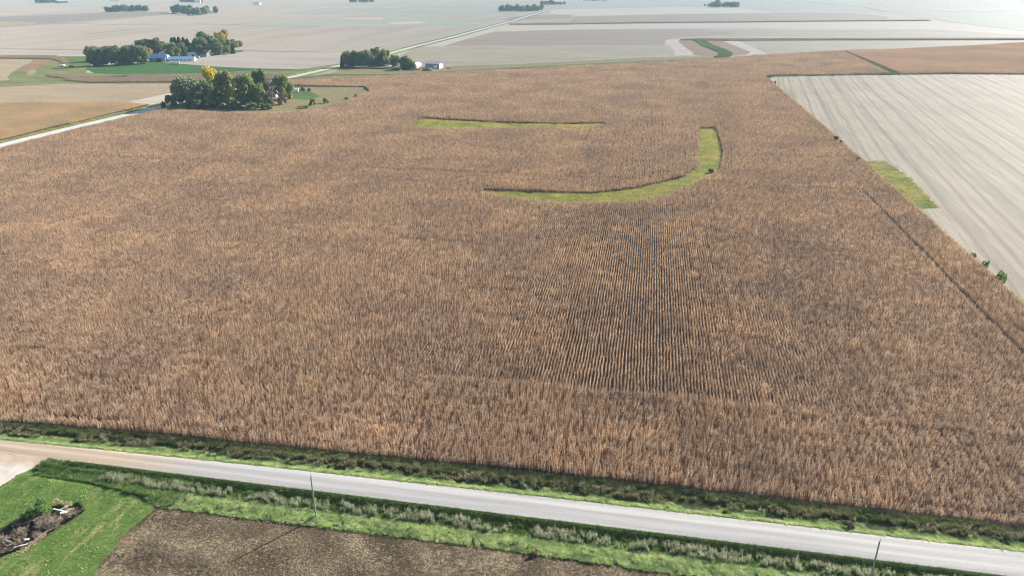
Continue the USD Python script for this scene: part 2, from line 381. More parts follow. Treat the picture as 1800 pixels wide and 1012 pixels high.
# ------------------------------------------------------------------ haze: the air between the camera and the far fields
mat('haze', {'v': ('principled_volume', dict(color=HAZE_COLOR, density=HAZE_DENSITY, anisotropy=0.1))}, [], surface=None, volume='v.volume')
hz = trimesh.creation.box(bounds=[[-14000, -9000, -4.0], [14000, 19000, 93.0]])
mesh('haze', (hz.vertices, hz.faces), 'haze', kind='stuff', label='thin pale blue autumn haze lying over the farmland', cat='haze')

# ------------------------------------------------------------------ fields: one plan of polygons, later ones cut out of the earlier ones
plan = []   # (name, material, polygon, label)


def fld(name, m, pts, label=None, z=0.0):
    plan.append((name, m, pts if hasattr(pts, 'area') else poly(pts, z), label))


ROAD_L = [(-30, 263.5), (0, 256), (120, 226.5), (230, 200.5), (290, 185.5), (345, 173), (430, 154), (500, 138.2), (560, 125), (600, 115.5), (650, 104), (725, 83), (800, 64.5), (850, 50.5), (900, 37.5), (935, 26.5), (975, 15), (1020, 2), (1060, -9)]
road_pts = [P(*p) for p in ROAD_L]
d0 = road_pts[0] - road_pts[2]; d0 /= np.linalg.norm(d0)
road_pts = [np.array([-352.0, 60.0]), np.array([-352.0, 200.0])] + road_pts[1:]
road_line = LineString(road_pts)
LROAD = road_line.buffer(4.3, cap_style=2)

NEAR = sbox(-150, 40, 90, 118)
near_road_left = sbox(-352, 100.5, -150, 104.0)
near_road_right = sbox(90, 100.5, 1500, 106.6)

# far fields (in order: later over earlier)
fld('field', 'field_brown', [(0, 30), (105, 26), (180, 23), (300, 20.5), (292, 25.5), (200, 33), (110, 40), (0, 48)], 'dull brown tilled strip of field beyond the left farmstead')
fld('field', 'field_tan', [(0, 38), (0, 47.5), (60, 42.5), (68, 40.5), (30, 38)], 'small pale tan patch at the left edge beyond the dull strip')
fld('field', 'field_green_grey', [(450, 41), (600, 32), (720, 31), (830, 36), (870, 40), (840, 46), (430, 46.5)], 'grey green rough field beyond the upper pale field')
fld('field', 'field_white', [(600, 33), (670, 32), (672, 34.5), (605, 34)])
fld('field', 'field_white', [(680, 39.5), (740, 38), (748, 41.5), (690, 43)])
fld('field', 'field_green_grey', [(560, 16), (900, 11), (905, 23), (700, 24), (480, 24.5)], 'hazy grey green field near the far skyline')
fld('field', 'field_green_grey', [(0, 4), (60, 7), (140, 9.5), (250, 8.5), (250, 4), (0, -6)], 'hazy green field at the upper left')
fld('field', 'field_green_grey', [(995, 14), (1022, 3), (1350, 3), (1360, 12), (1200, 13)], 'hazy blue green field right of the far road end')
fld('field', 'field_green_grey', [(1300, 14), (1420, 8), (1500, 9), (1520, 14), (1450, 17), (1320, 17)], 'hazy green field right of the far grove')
fld('field', 'field_white', [(960, 17), (1200, 13), (1300, 15), (1360, 23), (1180, 25), (1010, 29), (975, 26)], 'pale striped field below the hazy skyline')
fld('field', 'field_dull', [(960, 26), (1010, 26.5), (1000, 34), (880, 36), (905, 29)], 'dull mown patch beside the far road')
fld('field', 'field_dull', [(1010, 30), (1180, 26), (1400, 22.5), (1500, 24), (1560, 30), (1560, 36), (1300, 40.5), (1000, 43.5), (905, 44), (905, 41), (1000, 38)], 'faded mauve field beyond the long dark strip')
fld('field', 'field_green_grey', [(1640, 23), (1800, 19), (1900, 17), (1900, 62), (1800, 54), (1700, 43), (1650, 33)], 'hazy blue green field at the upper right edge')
fld('field', 'field_white', [(860, 46), (1130, 42.5), (1640, 38), (1700, 43), (1800, 56), (1900, 64), (1900, 68), (1700, 62), (1300, 49), (1000, 52), (830, 57)], 'white stubble band across the far right')
fld('field', 'field_grey', [(1240, 53), (1640, 52), (1800, 62), (1900, 67), (1900, 72), (1500, 64), (1260, 65)], 'grey green stubble band right of the S shaped strips')
fld('field', 'field_dull', [(840, 58), (1000, 53), (1240, 52), (1300, 60), (1180, 68), (1165, 80), (1000, 80), (735, 81), (770, 76)], 'dull grey mauve field in the middle distance')
fld('field', 'field_white', [(665, 100), (735, 82), (800, 66.5), (850, 53), (905, 40), (865, 57), (800, 75), (735, 95), (700, 100)], 'pale strip along the right side of the far gravel road')
fld('field', 'field_grey', [(700, 99), (735, 82), (900, 81), (1165, 80), (1180, 90), (1187, 97), (1130, 99.5), (900, 112), (770, 117), (735, 122), (600, 128), (680, 110)], 'grey stubble field behind the blue grey shed')
fld('field', 'corn_soil', [(1190, 71), (1215, 68), (1800, 66), (1900, 68), (1900, 71), (1430, 71), (1300, 72), (1240, 72)], 'brown unharvested strip along the far edge')
fld('field', 'redbrown', [(1190, 71), (1240, 69), (1300, 71), (1330, 88), (1330, 95), (1250, 102), (1220, 97), (1205, 84)], 'red brown strip along the winding ditch')
fld('field', 'field_white', [(1168, 73), (1175, 70), (1195, 69.5), (1192, 74), (1205, 84), (1219, 93), (1216, 97), (1187, 98), (1185, 88)], 'white S shaped stubble strip left of the winding ditch')
fld('field', 'field_white', [(1272, 73), (1300, 72), (1325, 84), (1350, 96), (1330, 99.5), (1305, 100.5), (1320, 92)], 'white curved stubble strip right of the winding ditch')
fld('field', 'field_grey', [(1297, 72), (1450, 71.5), (1900, 71), (1900, 76), (1600, 84), (1480, 90), (1352, 97), (1330, 86)], 'grey green stubble behind the lane')
EDGES = [[(0, 86.3), (100, 87.3), (165, 88)], [(430, 89.5), (500, 91), (592, 93)], [(345, 42.5), (400, 43.8), (460, 45.5), (560, 46.5)], [(690, 11.5), (760, 12), (840, 12.2)], [(440, 10.2), (560, 10.2), (690, 10.4)],
         [(440, 24), (560, 24.3), (700, 23), (900, 24)], [(1400, 1), (1440, 6), (1462, 9), (1518, 13.3), (1560, 21.8), (1650, 21.5), (1900, 18)], [(1610, 33), (1642, 33), (1680, 40), (1725, 46), (1800, 55), (1900, 66)],
         [(0, 48), (60, 44.5), (110, 41), (200, 34), (292, 26)], [(105, 41.5), (200, 43.5), (300, 43.5)], [(150, 60), (200, 55.5), (240, 52)], [(905, 44), (1000, 43.6)], [(0, 100.3), (60, 99.3), (112, 101)], [(0, 10), (60, 8.7), (110, 8)]]
for e in EDGES:
    plan.append(('field_edge', 'edge_weeds', LineString([P(*q) for q in e]).buffer(1.3 + 0.0012 * float(np.linalg.norm(P(*e[0]))), cap_style=2), None))
# left side
fld('field', 'field_pink', [(0, 87), (165, 90), (230, 92), (240, 104), (155, 102), (0, 100)], 'flat tan strip behind the creek')
fld('field', 'rough_grass', [(-20, 98), (60, 99), (155, 99), (160, 118), (150, 128), (230, 133), (360, 131), (450, 125), (524, 122), (600, 112), (604, 118), (560, 128), (500, 141), (330, 147), (100, 148), (-20, 156)], 'rough grass and weeds along the winding creek')
fld('field', 'field_tan', [(-20, 104), (25, 104), (55, 105), (58, 109), (35, 119), (18, 130), (13, 136), (17, 141), (-20, 144)], 'pale curved stubble strip left of the creek')
fld('field', 'redbrown', [(60, 106), (78, 103), (86, 105), (84, 112), (60, 122), (30, 126), (45, 116)], 'red brown patch of low crop in the creek bend')
fld('field', 'field_dull', [(48, 126), (60, 122), (65, 126), (58, 132), (48, 131)])
fld('field', 'green_grass', [(112, 101), (160, 100), (160, 117), (125, 113)], 'green pasture left of the windbreak')
fld('field', 'alfalfa', [(150, 121), (160, 116.5), (250, 110), (270, 108), (313, 112), (380, 117.5), (450, 120.5), (524, 122.3), (505, 124.5), (450, 124.3), (360, 130.3), (225, 132.3), (165, 129)], 'vivid green hay field below the left farmstead')
fld('field', 'field_pink', [(318, 111), (345, 104), (430, 92.5), (520, 92), (628, 93), (640, 101), (600, 111), (540, 120.5), (450, 119), (380, 116)], 'pinkish stubble right of the left farmstead')
fld('field', 'green_grass', [(310, 110), (345, 102.5), (428, 91), (428, 88), (380, 90), (335, 95), (300, 100), (262, 107)], 'green farmyard lawn between the barns and trees')
fld('field', 'corn_soil', [(225, 133), (360, 131), (450, 126), (500, 133), (498, 140), (330, 145), (160, 146), (110, 141), (120, 137)], 'brown crop strip below the hay field')
fld('field', 'field_tan', [(-20, 154), (100, 148.5), (330, 146.5), (330, 152), (345, 170), (290, 182), (245, 188), (215, 183), (-20, 182)], 'tan stubble field left of the near grove')
fld('field', 'field_white', [(218, 181), (318, 160), (345, 158), (345, 168), (290, 181.5), (262, 184)], 'pale wedge of straw left of the near grove')
fld('field', 'corn_soil', [(-40, 180.5), (214, 179), (262, 184), (250, 190), (200, 200), (110, 222), (0, 249), (-40, 258)], 'brown bean field at the left edge beside the gravel road')
# strips of grass along the left road
fld('road_verge', 'rough_grass', road_line.buffer(11.0, cap_style=2))
# farmyards
fld('farm_lane', 'far_gravel', [(628, 115.5), (650, 113.5), (670, 115), (712, 118), (752, 119), (752, 117.5), (712, 116.5), (665, 113), (640, 111)])
fld('field', 'dry_grass', [(575, 133), (604, 118.5), (640, 119.5), (700, 121), (800, 116), (900, 113.5), (1130, 101.5), (1250, 98.5), (1270, 103), (1240, 106), (900, 122), (830, 126), (700, 131)], 'dry grassy strip along the drainage ditch')
fld('field', 'green_grass', [(500, 139), (575, 130), (640, 131), (700, 130.5), (900, 119), (1200, 104), (1245, 101), (1260, 103.5), (1240, 107), (900, 124), (700, 133), (600, 136.5), (505, 141)], 'green grassed ditch bank along the far edge of the corn')

# the corn field: polygon and what is cut out of it
HC = 2.35
CORN_EDGE = [(-330, 109.0), (-200, 109.2)] + [tuple(P(x, y)) for x, y in [(0, 742), (200, 757), (500, 787), (900, 826), (1450, 887), (1800, 926)]] + [(95, 113.7)]
left_edge = road_line.parallel_offset(10.5, 'right')
le = [p for p in left_edge.coords if 112 < p[1] < P(505, 140)[1]]
le = sorted(le, key=lambda p: -p[1])
right_x = 109.0
corner = P(1352, 138.5, HC)
cornP = Polygon(list(CORN_EDGE) + [(right_x, 113.6), (right_x + 0.6, 400), (right_x - 1.0, corner[1])]
                + [tuple(P(1352, 134)), tuple(P(1563, 130.2)), tuple(P(1480, 90.5)), tuple(P(1345, 98)), tuple(P(1250, 105)), tuple(P(900, 124)), tuple(P(700, 133.5)), tuple(P(590, 138)), tuple(P(508, 142.5))]
                + le).buffer(0)
yard = Polygon([P(270, 190.5, 0), P(300, 190.5, HC), P(420, 195, HC), P(505, 194.5, HC), P(560, 187.5, HC), P(610, 175, HC), P(650, 157, HC), P(640, 153.3), P(520, 152.3), P(512, 150), P(470, 147), P(300, 183)]).buffer(0)
w1 = Polygon([P(719, 221.5, HC), P(735, 211.5), P(745, 208.8), P(800, 212), P(900, 217), P(1000, 218.5), P(1063, 217), P(1064, 216.5, HC), P(1000, 219.5, HC), P(900, 221.3, HC), P(800, 222.3, HC)]).buffer(0)
w2 = Polygon([P(847, 334, HC), P(851, 334.5), P(930, 338), P(1040, 340.5), P(1120, 332), P(1200, 312), P(1228, 292.5), P(1229, 226.5), P(1258, 226.5), P(1266, 250), P(1270, 268), P(1270, 275, HC), P(1265, 296, HC), P(1240, 310, HC), P(1180, 334, HC), P(1110, 349.5, HC), P(1020, 350, HC), P(920, 346, HC)]).buffer(0)
cornP = cornP.difference(unary_union([yard, w1, w2]))
SKIP_X = 95.0
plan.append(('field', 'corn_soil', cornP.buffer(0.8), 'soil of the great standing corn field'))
plan.append(('farmyard', 'dry_grass', yard.buffer(-0.8), None))
fld('farmyard', 'green_grass', [(505, 174), (515, 158), (545, 160), (562, 170), (540, 176)])
plan.append(('grassed_waterway', 'olive_grass', w1.buffer(-0.8), None))
plan.append(('grassed_waterway', 'olive_grass', w2.buffer(-0.8), None))
plan.append(('field_edge', 'edge_weeds', poly([(1477, 90), (1488, 89), (1530, 105), (1590, 131), (1563, 131.5), (1540, 121), (1505, 103)]), None))
# second corn field beyond the lane and the fields on the right
corn2 = Polygon([P(1484, 90), P(1570, 88), P(1700, 82.5), P(1800, 76), P(1950, 68), P(1950, 131.5), P(1800, 131), P(1660, 129.5), P(1585, 131)]).buffer(0)
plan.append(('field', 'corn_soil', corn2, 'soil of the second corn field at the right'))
fld('field', 'stubble', Polygon([(right_x + 0.9, 113.8), (520, 110), (900, 500), P(2100, 136), P(1800, 132.5), P(1600, 131.8), P(1352, 138)]).buffer(0), 'pale harvested stubble field with tractor lines at the right')
gp = poly([(1519, 285), (1553, 285), (1575, 297), (1600, 315), (1625, 340), (1648, 366), (1615, 368), (1600, 360)]).difference(cornP.buffer(0.8))
plan.append(('grass_patch', 'green_grass', gp, None))
fld('field', 'field_dull', poly([(1519, 283), (1553, 281), (1582, 293), (1575, 297), (1553, 285.2), (1519, 286)]).difference(gp))
plan.append(('gravel_road', 'far_gravel', unary_union([LROAD, near_road_left, near_road_right]), 'white gravel road running away to the skyline'))

cut = NEAR
final = []
for name, m, pg, label in reversed(plan):
    final.append((name, m, pg.difference(cut), label))
    cut = cut.union(pg.buffer(0.0))
base = sbox(-13000, -8000, 13000, 18000).difference(cut)
mesh('ground', sheet(base), 'ground', kind='structure', label='open pale harvested farmland out to the skyline', cat='ground')
for name, m, pg, label in reversed(final):
    s = sheet(pg)
    if s is not None:
        mesh(name, s, m, kind='structure', **({'label': label} if label else {}))

# ------------------------------------------------------------------ the near ground: road, ditches, lawn, tilled field
gx = np.concatenate([np.arange(-150, -132, 1.0), np.arange(-132, 72, 0.22), np.arange(72, 90.01, 1.0)])


def curve(xs, ys):
    return lambda x: np.interp(x, xs, ys)


c_soil = curve([-150, -112, -108.8, -96.9, -84, -80, -67, -50, -17, 11, 90], [98.6, 98.6, 97.0, 95.6, 93.4, 91.8, 92.0, 92.2, 92.5, 92.0, 91.8])
c_low = curve([-150, 90], [100.5, 100.5])
c_up = curve([-150, -124, -100, -69, -9, 34, 65, 90], [104.0, 104.0, 104.8, 105.5, 106.3, 106.5, 106.6, 106.6])
CE = np.array(CORN_EDGE)
c_corn = lambda x: np.interp(x, CE[:, 0], CE[:, 1])
segs = [(lambda x: np.full_like(x, 40.0), lambda x: np.full_like(x, 71.0), 10), (lambda x: np.full_like(x, 71.0), c_soil, 95), (c_soil, c_low, 26), (c_low, c_up, 20), (c_up, c_corn, 30), (c_corn, lambda x: np.full_like(x, 118.0), 8)]
SEG_NAMES = ['near', 'near', 'verge_s', 'road', 'verge_n', 'cornsoil']


def ground_h(x, y):
    x = np.asarray(x, float); y = np.asarray(y, float)
    lo, hi, cs, cc = c_low(x), c_up(x), c_soil(x), c_corn(x)
    w = smoothstep(-114, -104, x)
    ds = lo - y                                       # southwards from the road's edge
    south = np.where(ds < 2.4, 0.45 - 1.15 * smoothstep(0, 2.4, ds), -0.70 + 0.70 * smoothstep(3.2, 6.2, ds))
    flat = 0.45 * (1 - smoothstep(0, 9, ds))
    dn = y - hi
    north = np.where(dn < 2.6, 0.45 - 0.95 * smoothstep(0, 2.6, dn), -0.50 + 0.50 * smoothstep(2.8, 6.0, dn))
    t = np.clip((y - lo) / np.maximum(hi - lo, 0.1), 0, 1)
    road = 0.45 + 0.12 * (1 - (2 * t - 1) ** 2)
    h = np.where(ds >= 0, south * w + flat * (1 - w), np.where(dn > 0, north, road))
    fade = smoothstep(-148, -134, x) * (1 - smoothstep(74, 88, x)) * smoothstep(41, 50, y) * (1 - smoothstep(116, 118, y))
    bump = 0.16 * (nz(x, y, 0.45, 5) - 0.5) * np.where((ds > 0.3) & (ds < 9) | (dn > 0.3), 1, 0.15)
    return (h + bump) * fade


lane_b = [(-150, 100.6), (-103.0, 100.6), (-105.2, 100.1), (-107.4, 99.3), (-109.3, 98.3), (-110.8, 97.0), (-112.1, 95.1), (-112.6, 91.2), (-114, 80), (-118, 40), (-150, 40)]
LANE = Polygon(lane_b).buffer(0.01)
lawn_e = np.array([(-118, 40), (-80.0, 71), (-80.4, 75.5), (-81.3, 79), (-81.8, 84), (-81.2, 88.5), (-81.0, 91.5), (-84, 93.3), (-97, 95.6), (-109.3, 98.7)])


def near_class(x, y):
    wob = 0.9 * (nz(x, y, 0.5, 31) - 0.5)
    lane = shapely.contains_xy(LANE, x + wob * 0.6, y)
    edge = np.interp(y, [40, 71, 75.5, 79, 84, 88.5, 91.5], [-79, -80.0, -80.4, -81.3, -81.8, -81.2, -80.6])
    return np.where(lane, 0, np.where(x + wob < edge, 1, 2))      # lane, lawn, tilled


# the old foundation pit in the lawn
PIT = Polygon([(-108, 73), (-98.4, 75.6), (-94.5, 80.5), (-92.6, 88.3), (-95.2, 90.3), (-99.0, 88.6), (-103.0, 82.5), (-108, 78)])
groups = {}
for (a, b, n), nm in zip(segs, SEG_NAMES):
    t = np.linspace(0, 1, n + 1)
    X, T = np.meshgrid(gx, t)
    Y = a(X) * (1 - T) + b(X) * T
    Z = ground_h(X, Y)
    if nm == 'near':
        cl = near_class(X, Y)
        clods = 0.15 * (nz(X, Y, 2.6, 3, 4) - 0.5) + 0.07 * (nz(X, Y * 0.35, 1.1, 4) - 0.5)
        fade = smoothstep(42, 60, Y) * smoothstep(-140, -130, X) * (1 - smoothstep(70, 80, X))
        Z = Z + np.where(cl == 2, clods, 0.03 * (nz(X, Y, 1.2, 6) - 0.5)) * fade
        inpit = shapely.contains_xy(PIT, X, Y)
        Z = Z - np.where(inpit, 0.5 + 0.5 * nz(X, Y, 0.8, 8), 0)
    elif nm in ('verge_s', 'verge_n'):
        pass
    v = np.stack([X, Y, Z], -1).reshape(-1, 3)
    w = len(gx)
    i = (np.arange(n)[:, None] * w + np.arange(w - 1)[None, :]).ravel()
    q = np.stack([i, i + 1, i + w + 1, i + w], 1)
    if nm == 'near':
        c = v[q].mean(1)
        cl = near_class(c[:, 0], c[:, 1])
        pit = shapely.contains_xy(PIT, c[:, 0], c[:, 1])
        cl = np.where(pit, 3, cl)
        for k, g in enumerate(('lane', 'lawn', 'tilled_field', 'pit')):
            if (cl == k).any():
                groups.setdefault(g, MB()).add(v, q[cl == k])
    elif nm == 'verge_s':
        c = v[q].mean(1)
        ln = shapely.contains_xy(LANE, c[:, 0], c[:, 1])
        groups.setdefault('lane', MB()).add(v, q[ln]); groups.setdefault(nm, MB()).add(v, q[~ln])
    else:
        groups.setdefault(nm, MB()).add(v, q)


def compact(vf):
    v, f = vf
    u, inv = np.unique(f.ravel(), return_inverse=True)
    return v[u], inv.reshape(f.shape)


G = {k: compact(b.out) for k, b in groups.items()}

# road: grey gravel with wheel tracks, tan towards the left
mat('gravel', {
    'g': ('geometry', {}), 'sx': ('separate_xyz', {}),
    'm': ('mapping', dict(scale=(0.03, 1, 1))),
    'n': ('noise_texture', dict(scale=0.9, detail=4.0, roughness=0.55)),
    'n2': ('noise_texture', dict(scale=5.0, detail=5.0, roughness=0.7)),
    'n3': ('noise_texture', dict(scale=0.06, detail=3.0)),
    'r': ('rgb_ramp', dict(ramp=[(0.3, (0.31, 0.312, 0.312)), (0.5, (0.36, 0.36, 0.36)), (0.7, (0.42, 0.418, 0.41))])),
    'q': ('rgb_ramp', dict(ramp=[(0.25, (0.80, 0.80, 0.80)), (0.75, (1.1, 1.1, 1.1))])),
    'x': ('mix', dict(mix_type='multiply', fac=1.0)),
    'wv': ('wave_texture', dict(wave_type='bands', bands_direction='y', profile='sine', scale=0.314159 / 2.3, distortion=0.6, detail=2.0, detail_scale=0.2)),
    'wr': ('rgb_ramp', dict(ramp=[(0.0, (0.90, 0.90, 0.90)), (0.6, (1.0, 1.0, 1.0)), (1.0, (1.10, 1.10, 1.10))])),
    'wx': ('mix', dict(mix_type='multiply', fac=1.0)),
    'a': ('math', dict(math_type='multiply_add', value2=22.0)),
    'mr': ('map_range', dict(range_type='smoothstep', from_min=-62.0, from_max=-86.0, to_min=0.0, to_max=1.0, clamp=True)),
    'tan': ('mix', dict(mix_type='multiply', color2=(1.06, 0.87, 0.68))),
    'bu': ('bump', dict(strength=0.6, distance=0.05)),
    'p': ('principled_bsdf', dict(roughness=0.8, specular_ior_level=0.15))},
    [('g.position', 'm.vector'), ('m.vector', 'n.vector'), ('g.position', 'n2.vector'), ('g.position', 'n3.vector'), ('n.fac', 'r.fac'), ('n2.fac', 'q.fac'),
     ('r.color', 'x.color1'), ('q.color', 'x.color2'), ('g.position', 'sx.vector'), ('n3.fac', 'a.value1'), ('sx.x', 'a.value3'), ('a.value', 'mr.value'),
     ('mr.result', 'tan.fac'), ('g.position', 'wv.vector'), ('wv.fac', 'wr.fac'), ('x.color', 'wx.color1'), ('wr.color', 'wx.color2'), ('wx.color', 'tan.color1'), ('tan.color', 'p.base_color'), ('n2.fac', 'bu.height'), ('bu.normal', 'p.normal')])
mat('lane_gravel', {
    'g': ('geometry', {}), 'sx': ('separate_xyz', {}), 'm': ('mapping', dict(rotation=(0, 0, -0.5), scale=(1, 0.15, 1))),
    'n': ('noise_texture', dict(scale=0.8, detail=5.0)), 'n2': ('noise_texture', dict(scale=0.5, detail=4.0)),
    'r': ('rgb_ramp', dict(ramp=[(0.3, (0.46, 0.42, 0.375)), (0.7, (0.57, 0.53, 0.485))])),
    'a': ('math', dict(math_type='multiply_add', value2=5.0)),
    'mr': ('map_range', dict(range_type='smoothstep', from_min=98.5, from_max=102.5, to_min=0.0, to_max=1.0, clamp=True)),
    't': ('mix', dict(mix_type='mix', color2=(0.40, 0.325, 0.245))),
    'p': ('principled_bsdf', dict(roughness=0.85, specular_ior_level=0.1))},
    [('g.position', 'm.vector'), ('m.vector', 'n.vector'), ('g.position', 'n2.vector'), ('n.fac', 'r.fac'), ('g.position', 'sx.vector'), ('n2.fac', 'a.value1'), ('sx.y', 'a.value3'),
     ('a.value', 'mr.value'), ('mr.result', 't.fac'), ('r.color', 't.color1'), ('t.color', 'p.base_color')])
# tilled soil with a scatter of pale residue and curving tillage passes
mat('tilled', {
    'g': ('geometry', {}),
    'n': ('noise_texture', dict(scale=3.2, detail=6.0, roughness=0.75)),
    'r': ('rgb_ramp', dict(ramp=[(0.30, (0.034, 0.026, 0.018)), (0.48, (0.070, 0.052, 0.035)), (0.57, (0.15, 0.12, 0.08)), (0.68, (0.38, 0.31, 0.20)), (0.8, (0.50, 0.42, 0.28))])),
    'wm': ('mapping', dict(location=(-0.0, -0.0, 0), rotation=(0, 0, 0))),
    'sub': ('vector_math', dict(math_type='subtract', vector2=(-72.0, 60.0, 0.0))),
    'w': ('wave_texture', dict(wave_type='rings', rings_direction='z', profile='sine', scale=0.035, distortion=9.0, detail=3.0, detail_scale=0.35, detail_roughness=0.6)),
    'n2': ('noise_texture', dict(scale=0.12, detail=3.0)),
    'a': ('math', dict(math_type='multiply_add', value2=0.07, value3=-0.045)),
    'b': ('math', dict(math_type='multiply_add', value2=0.30)),
    's': ('math', dict(math_type='add')), 's2': ('math', dict(math_type='subtract', value2=0.15)),
    'bu': ('bump', dict(strength=0.8, distance=0.12)),
    'p': ('principled_bsdf', dict(roughness=0.9, specular_ior_level=0.1))},
    [('g.position', 'n.vector'), ('g.position', 'sub.vector1'), ('sub.vector', 'w.vector'), ('g.position', 'n2.vector'), ('w.fac', 'a.value1'),
     ('n2.fac', 'b.value1'), ('a.value', 'b.value3'), ('n.fac', 's.value1'), ('b.value', 's.value2'), ('s.value', 's2.value1'), ('s2.value', 'r.fac'),
     ('r.color', 'p.base_color'), ('n.fac', 'bu.height'), ('bu.normal', 'p.normal')])
mat('lawn', {
    'g': ('geometry', {}),
    'n': ('noise_texture', dict(scale=0.28, detail=5.0, roughness=0.65)), 'n2': ('noise_texture', dict(scale=3.0, detail=5.0, roughness=0.7)),
    'mm': ('mapping', dict(rotation=(0, 0, -0.7), scale=(1.0, 0.22, 1))), 'n3': ('noise_texture', dict(scale=0.55, detail=4.0, roughness=0.6, distortion=0.8)),
    'r': ('rgb_ramp', dict(ramp=[(0.3, (0.060, 0.115, 0.022)), (0.55, (0.10, 0.17, 0.04)), (0.75, (0.17, 0.20, 0.075))])),
    'q': ('rgb_ramp', dict(ramp=[(0.3, (0.6, 0.65, 0.6)), (0.7, (1.2, 1.2, 1.2))])),
    'd': ('rgb_ramp', dict(ramp=[(0.54, (0, 0, 0)), (0.70, (0.8, 0.8, 0.8))])),
    'x': ('mix', dict(mix_type='multiply', fac=1.0)), 'y': ('mix', dict(mix_type='mix', color2=(0.30, 0.25, 0.13))),
    'bu': ('bump', dict(strength=0.7, distance=0.08)),
    'p': ('principled_bsdf', dict(roughness=0.8, specular_ior_level=0.15))},
    [('g.position', 'n.vector'), ('g.position', 'n2.vector'), ('g.position', 'mm.vector'), ('mm.vector', 'n3.vector'), ('n.fac', 'r.fac'), ('n2.fac', 'q.fac'), ('n3.fac', 'd.fac'),
     ('r.color', 'x.color1'), ('q.color', 'x.color2'), ('x.color', 'y.color1'), ('d.color', 'y.fac'), ('y.color', 'p.base_color'), ('n2.fac', 'bu.height'), ('bu.normal', 'p.normal')])
soil('pit_earth', [(0.3, (0.04, 0.033, 0.027)), (0.5, (0.10, 0.08, 0.06)), (0.7, (0.24, 0.19, 0.14))], 1.8, bump=(3.0, 0.2))

mesh('gravel_road', G['road'], 'gravel', smooth=True, kind='structure', label='gravel road crossing the foreground, tan at its left end and grey to the right', cat='road')
mesh('gravel_lane', G['lane'], 'lane_gravel', smooth=True, kind='structure', label='pale gravel lane joining the road at the lower left corner', cat='lane')
mesh('lawn', G['lawn'], 'lawn', smooth=True, kind='structure', label='mown green lawn in the lower left corner', cat='lawn')
mesh('tilled_field', G['tilled_field'], 'tilled', smooth=False, kind='structure', label='dark tilled field with pale crop residue in the foreground', cat='field')
mesh('foundation_pit', G['pit'], 'pit_earth', smooth=False, kind='structure', label='shallow earth pit of an old foundation in the lawn', cat='pit')
mesh('road_verge', G['verge_s'], 'verge_soil', smooth=True, kind='structure', label='ditch between the foreground road and the tilled field', cat='verge')
mesh('road_verge', G['verge_n'], 'verge_soil', smooth=True, kind='structure', label='ditch between the foreground road and the standing corn', cat='verge')
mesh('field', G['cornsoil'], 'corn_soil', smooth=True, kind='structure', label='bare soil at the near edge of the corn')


# ------------------------------------------------------------------ standing corn
def blade(b, p0, az, pts, w0, twist=0.0):
    """A leaf: pts (r, z) outwards from p0 along azimuth az, width w0 tapering."""
    n = len(pts)
    ca, sa = math.cos(az), math.sin(az)
    v = []
    for k, (r, z) in enumerate(pts):
        t = k / (n - 1)
        w = w0 * (0.55 + 1.2 * t * (1 - t) * 1.6) * (1 - t ** 3 * 0.9) / 2
        tw = twist * t
        ux, uy, uz = -sa * math.cos(tw), ca * math.cos(tw), math.sin(tw)
        c = np.array([p0[0] + ca * r, p0[1] + sa * r, p0[2] + z])
        v += [c - w * np.array([ux, uy, uz]), c + w * np.array([ux, uy, uz])]
    f = [[2 * k, 2 * k + 1, 2 * k + 3, 2 * k + 2] for k in range(n - 1)]
    b.add(v, f)


def corn_chunk(seed, rows=3, length=2.5, spacing=0.762, gap=0.23, sway=0.075):
    r = random.Random(seed)
    b = MB()
    for i in range(rows):
        x0 = (i - (rows - 1) / 2) * spacing
        y = -length / 2 + r.random() * gap
        while y < length / 2:
            if r.random() < 0.94:
                h = 2.05 * (r.uniform(0.74, 1.12) if r.random() < 0.85 else r.uniform(0.45, 0.75))
                lx, ly = r.gauss(0, sway), r.gauss(0, 0.13)
                bx, by = x0 + r.gauss(0, 0.025 if sway < 0.1 else 0.09), y
                own = r.random()                                          # how bleached this plant is
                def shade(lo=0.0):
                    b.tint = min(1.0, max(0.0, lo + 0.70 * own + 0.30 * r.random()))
                at = lambda z: (bx + lx * (z / h) ** 2, by + ly * (z / h) ** 2, z)
                shade(0.05)
                b.tube([at(0.0), at(h * 0.55), at(h)], [0.018, 0.015, 0.007], 3, cap=False)
                for k in range(3):                                        # tassel
                    a = r.uniform(0, 6.28); s = r.uniform(0.16, 0.3)
                    shade(0.1)
                    blade(b, at(h * 0.97), a, [(0, 0), (0.05, s * 0.7), (0.12, s)], 0.026)
                az = r.uniform(0, 6.28)
                for k in range(7):
                    z0 = h * (0.32 + 0.09 * k) * r.uniform(0.95, 1.05)
                    az += math.pi + r.gauss(0, 0.5)
                    s = r.uniform(0.65, 1.1) * (1.0 if k < 6 else 0.75)
                    if r.random() < 0.6:                                  # hanging, dry
                        pts = [(0, 0), (0.09 * s, 0.08 * s), (0.17 * s, -0.06 * s), (0.18 * s, -0.42 * s)]
                    else:
                        pts = [(0, 0), (0.12 * s, 0.26 * s), (0.26 * s, 0.25 * s), (0.36 * s, 0.0)]
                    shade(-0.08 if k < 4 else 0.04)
                    blade(b, at(z0), az, pts, r.uniform(0.08, 0.125), r.uniform(-1.2, 1.2))
                e = at(h * 0.45); a = r.uniform(0, 6.28)                  # the hanging ear in its husk
                shade(0.15)
                b.tube([(e[0] + 0.04 * math.cos(a), e[1] + 0.04 * math.sin(a), e[2]), (e[0] + 0.10 * math.cos(a), e[1] + 0.10 * math.sin(a), e[2] - 0.04), (e[0] + 0.14 * math.cos(a), e[1] + 0.14 * math.sin(a), e[2] - 0.2)], [0.015, 0.035, 0.012], 4, cap=False)
            y += gap * r.uniform(0.8, 1.2)
    return b.tinted


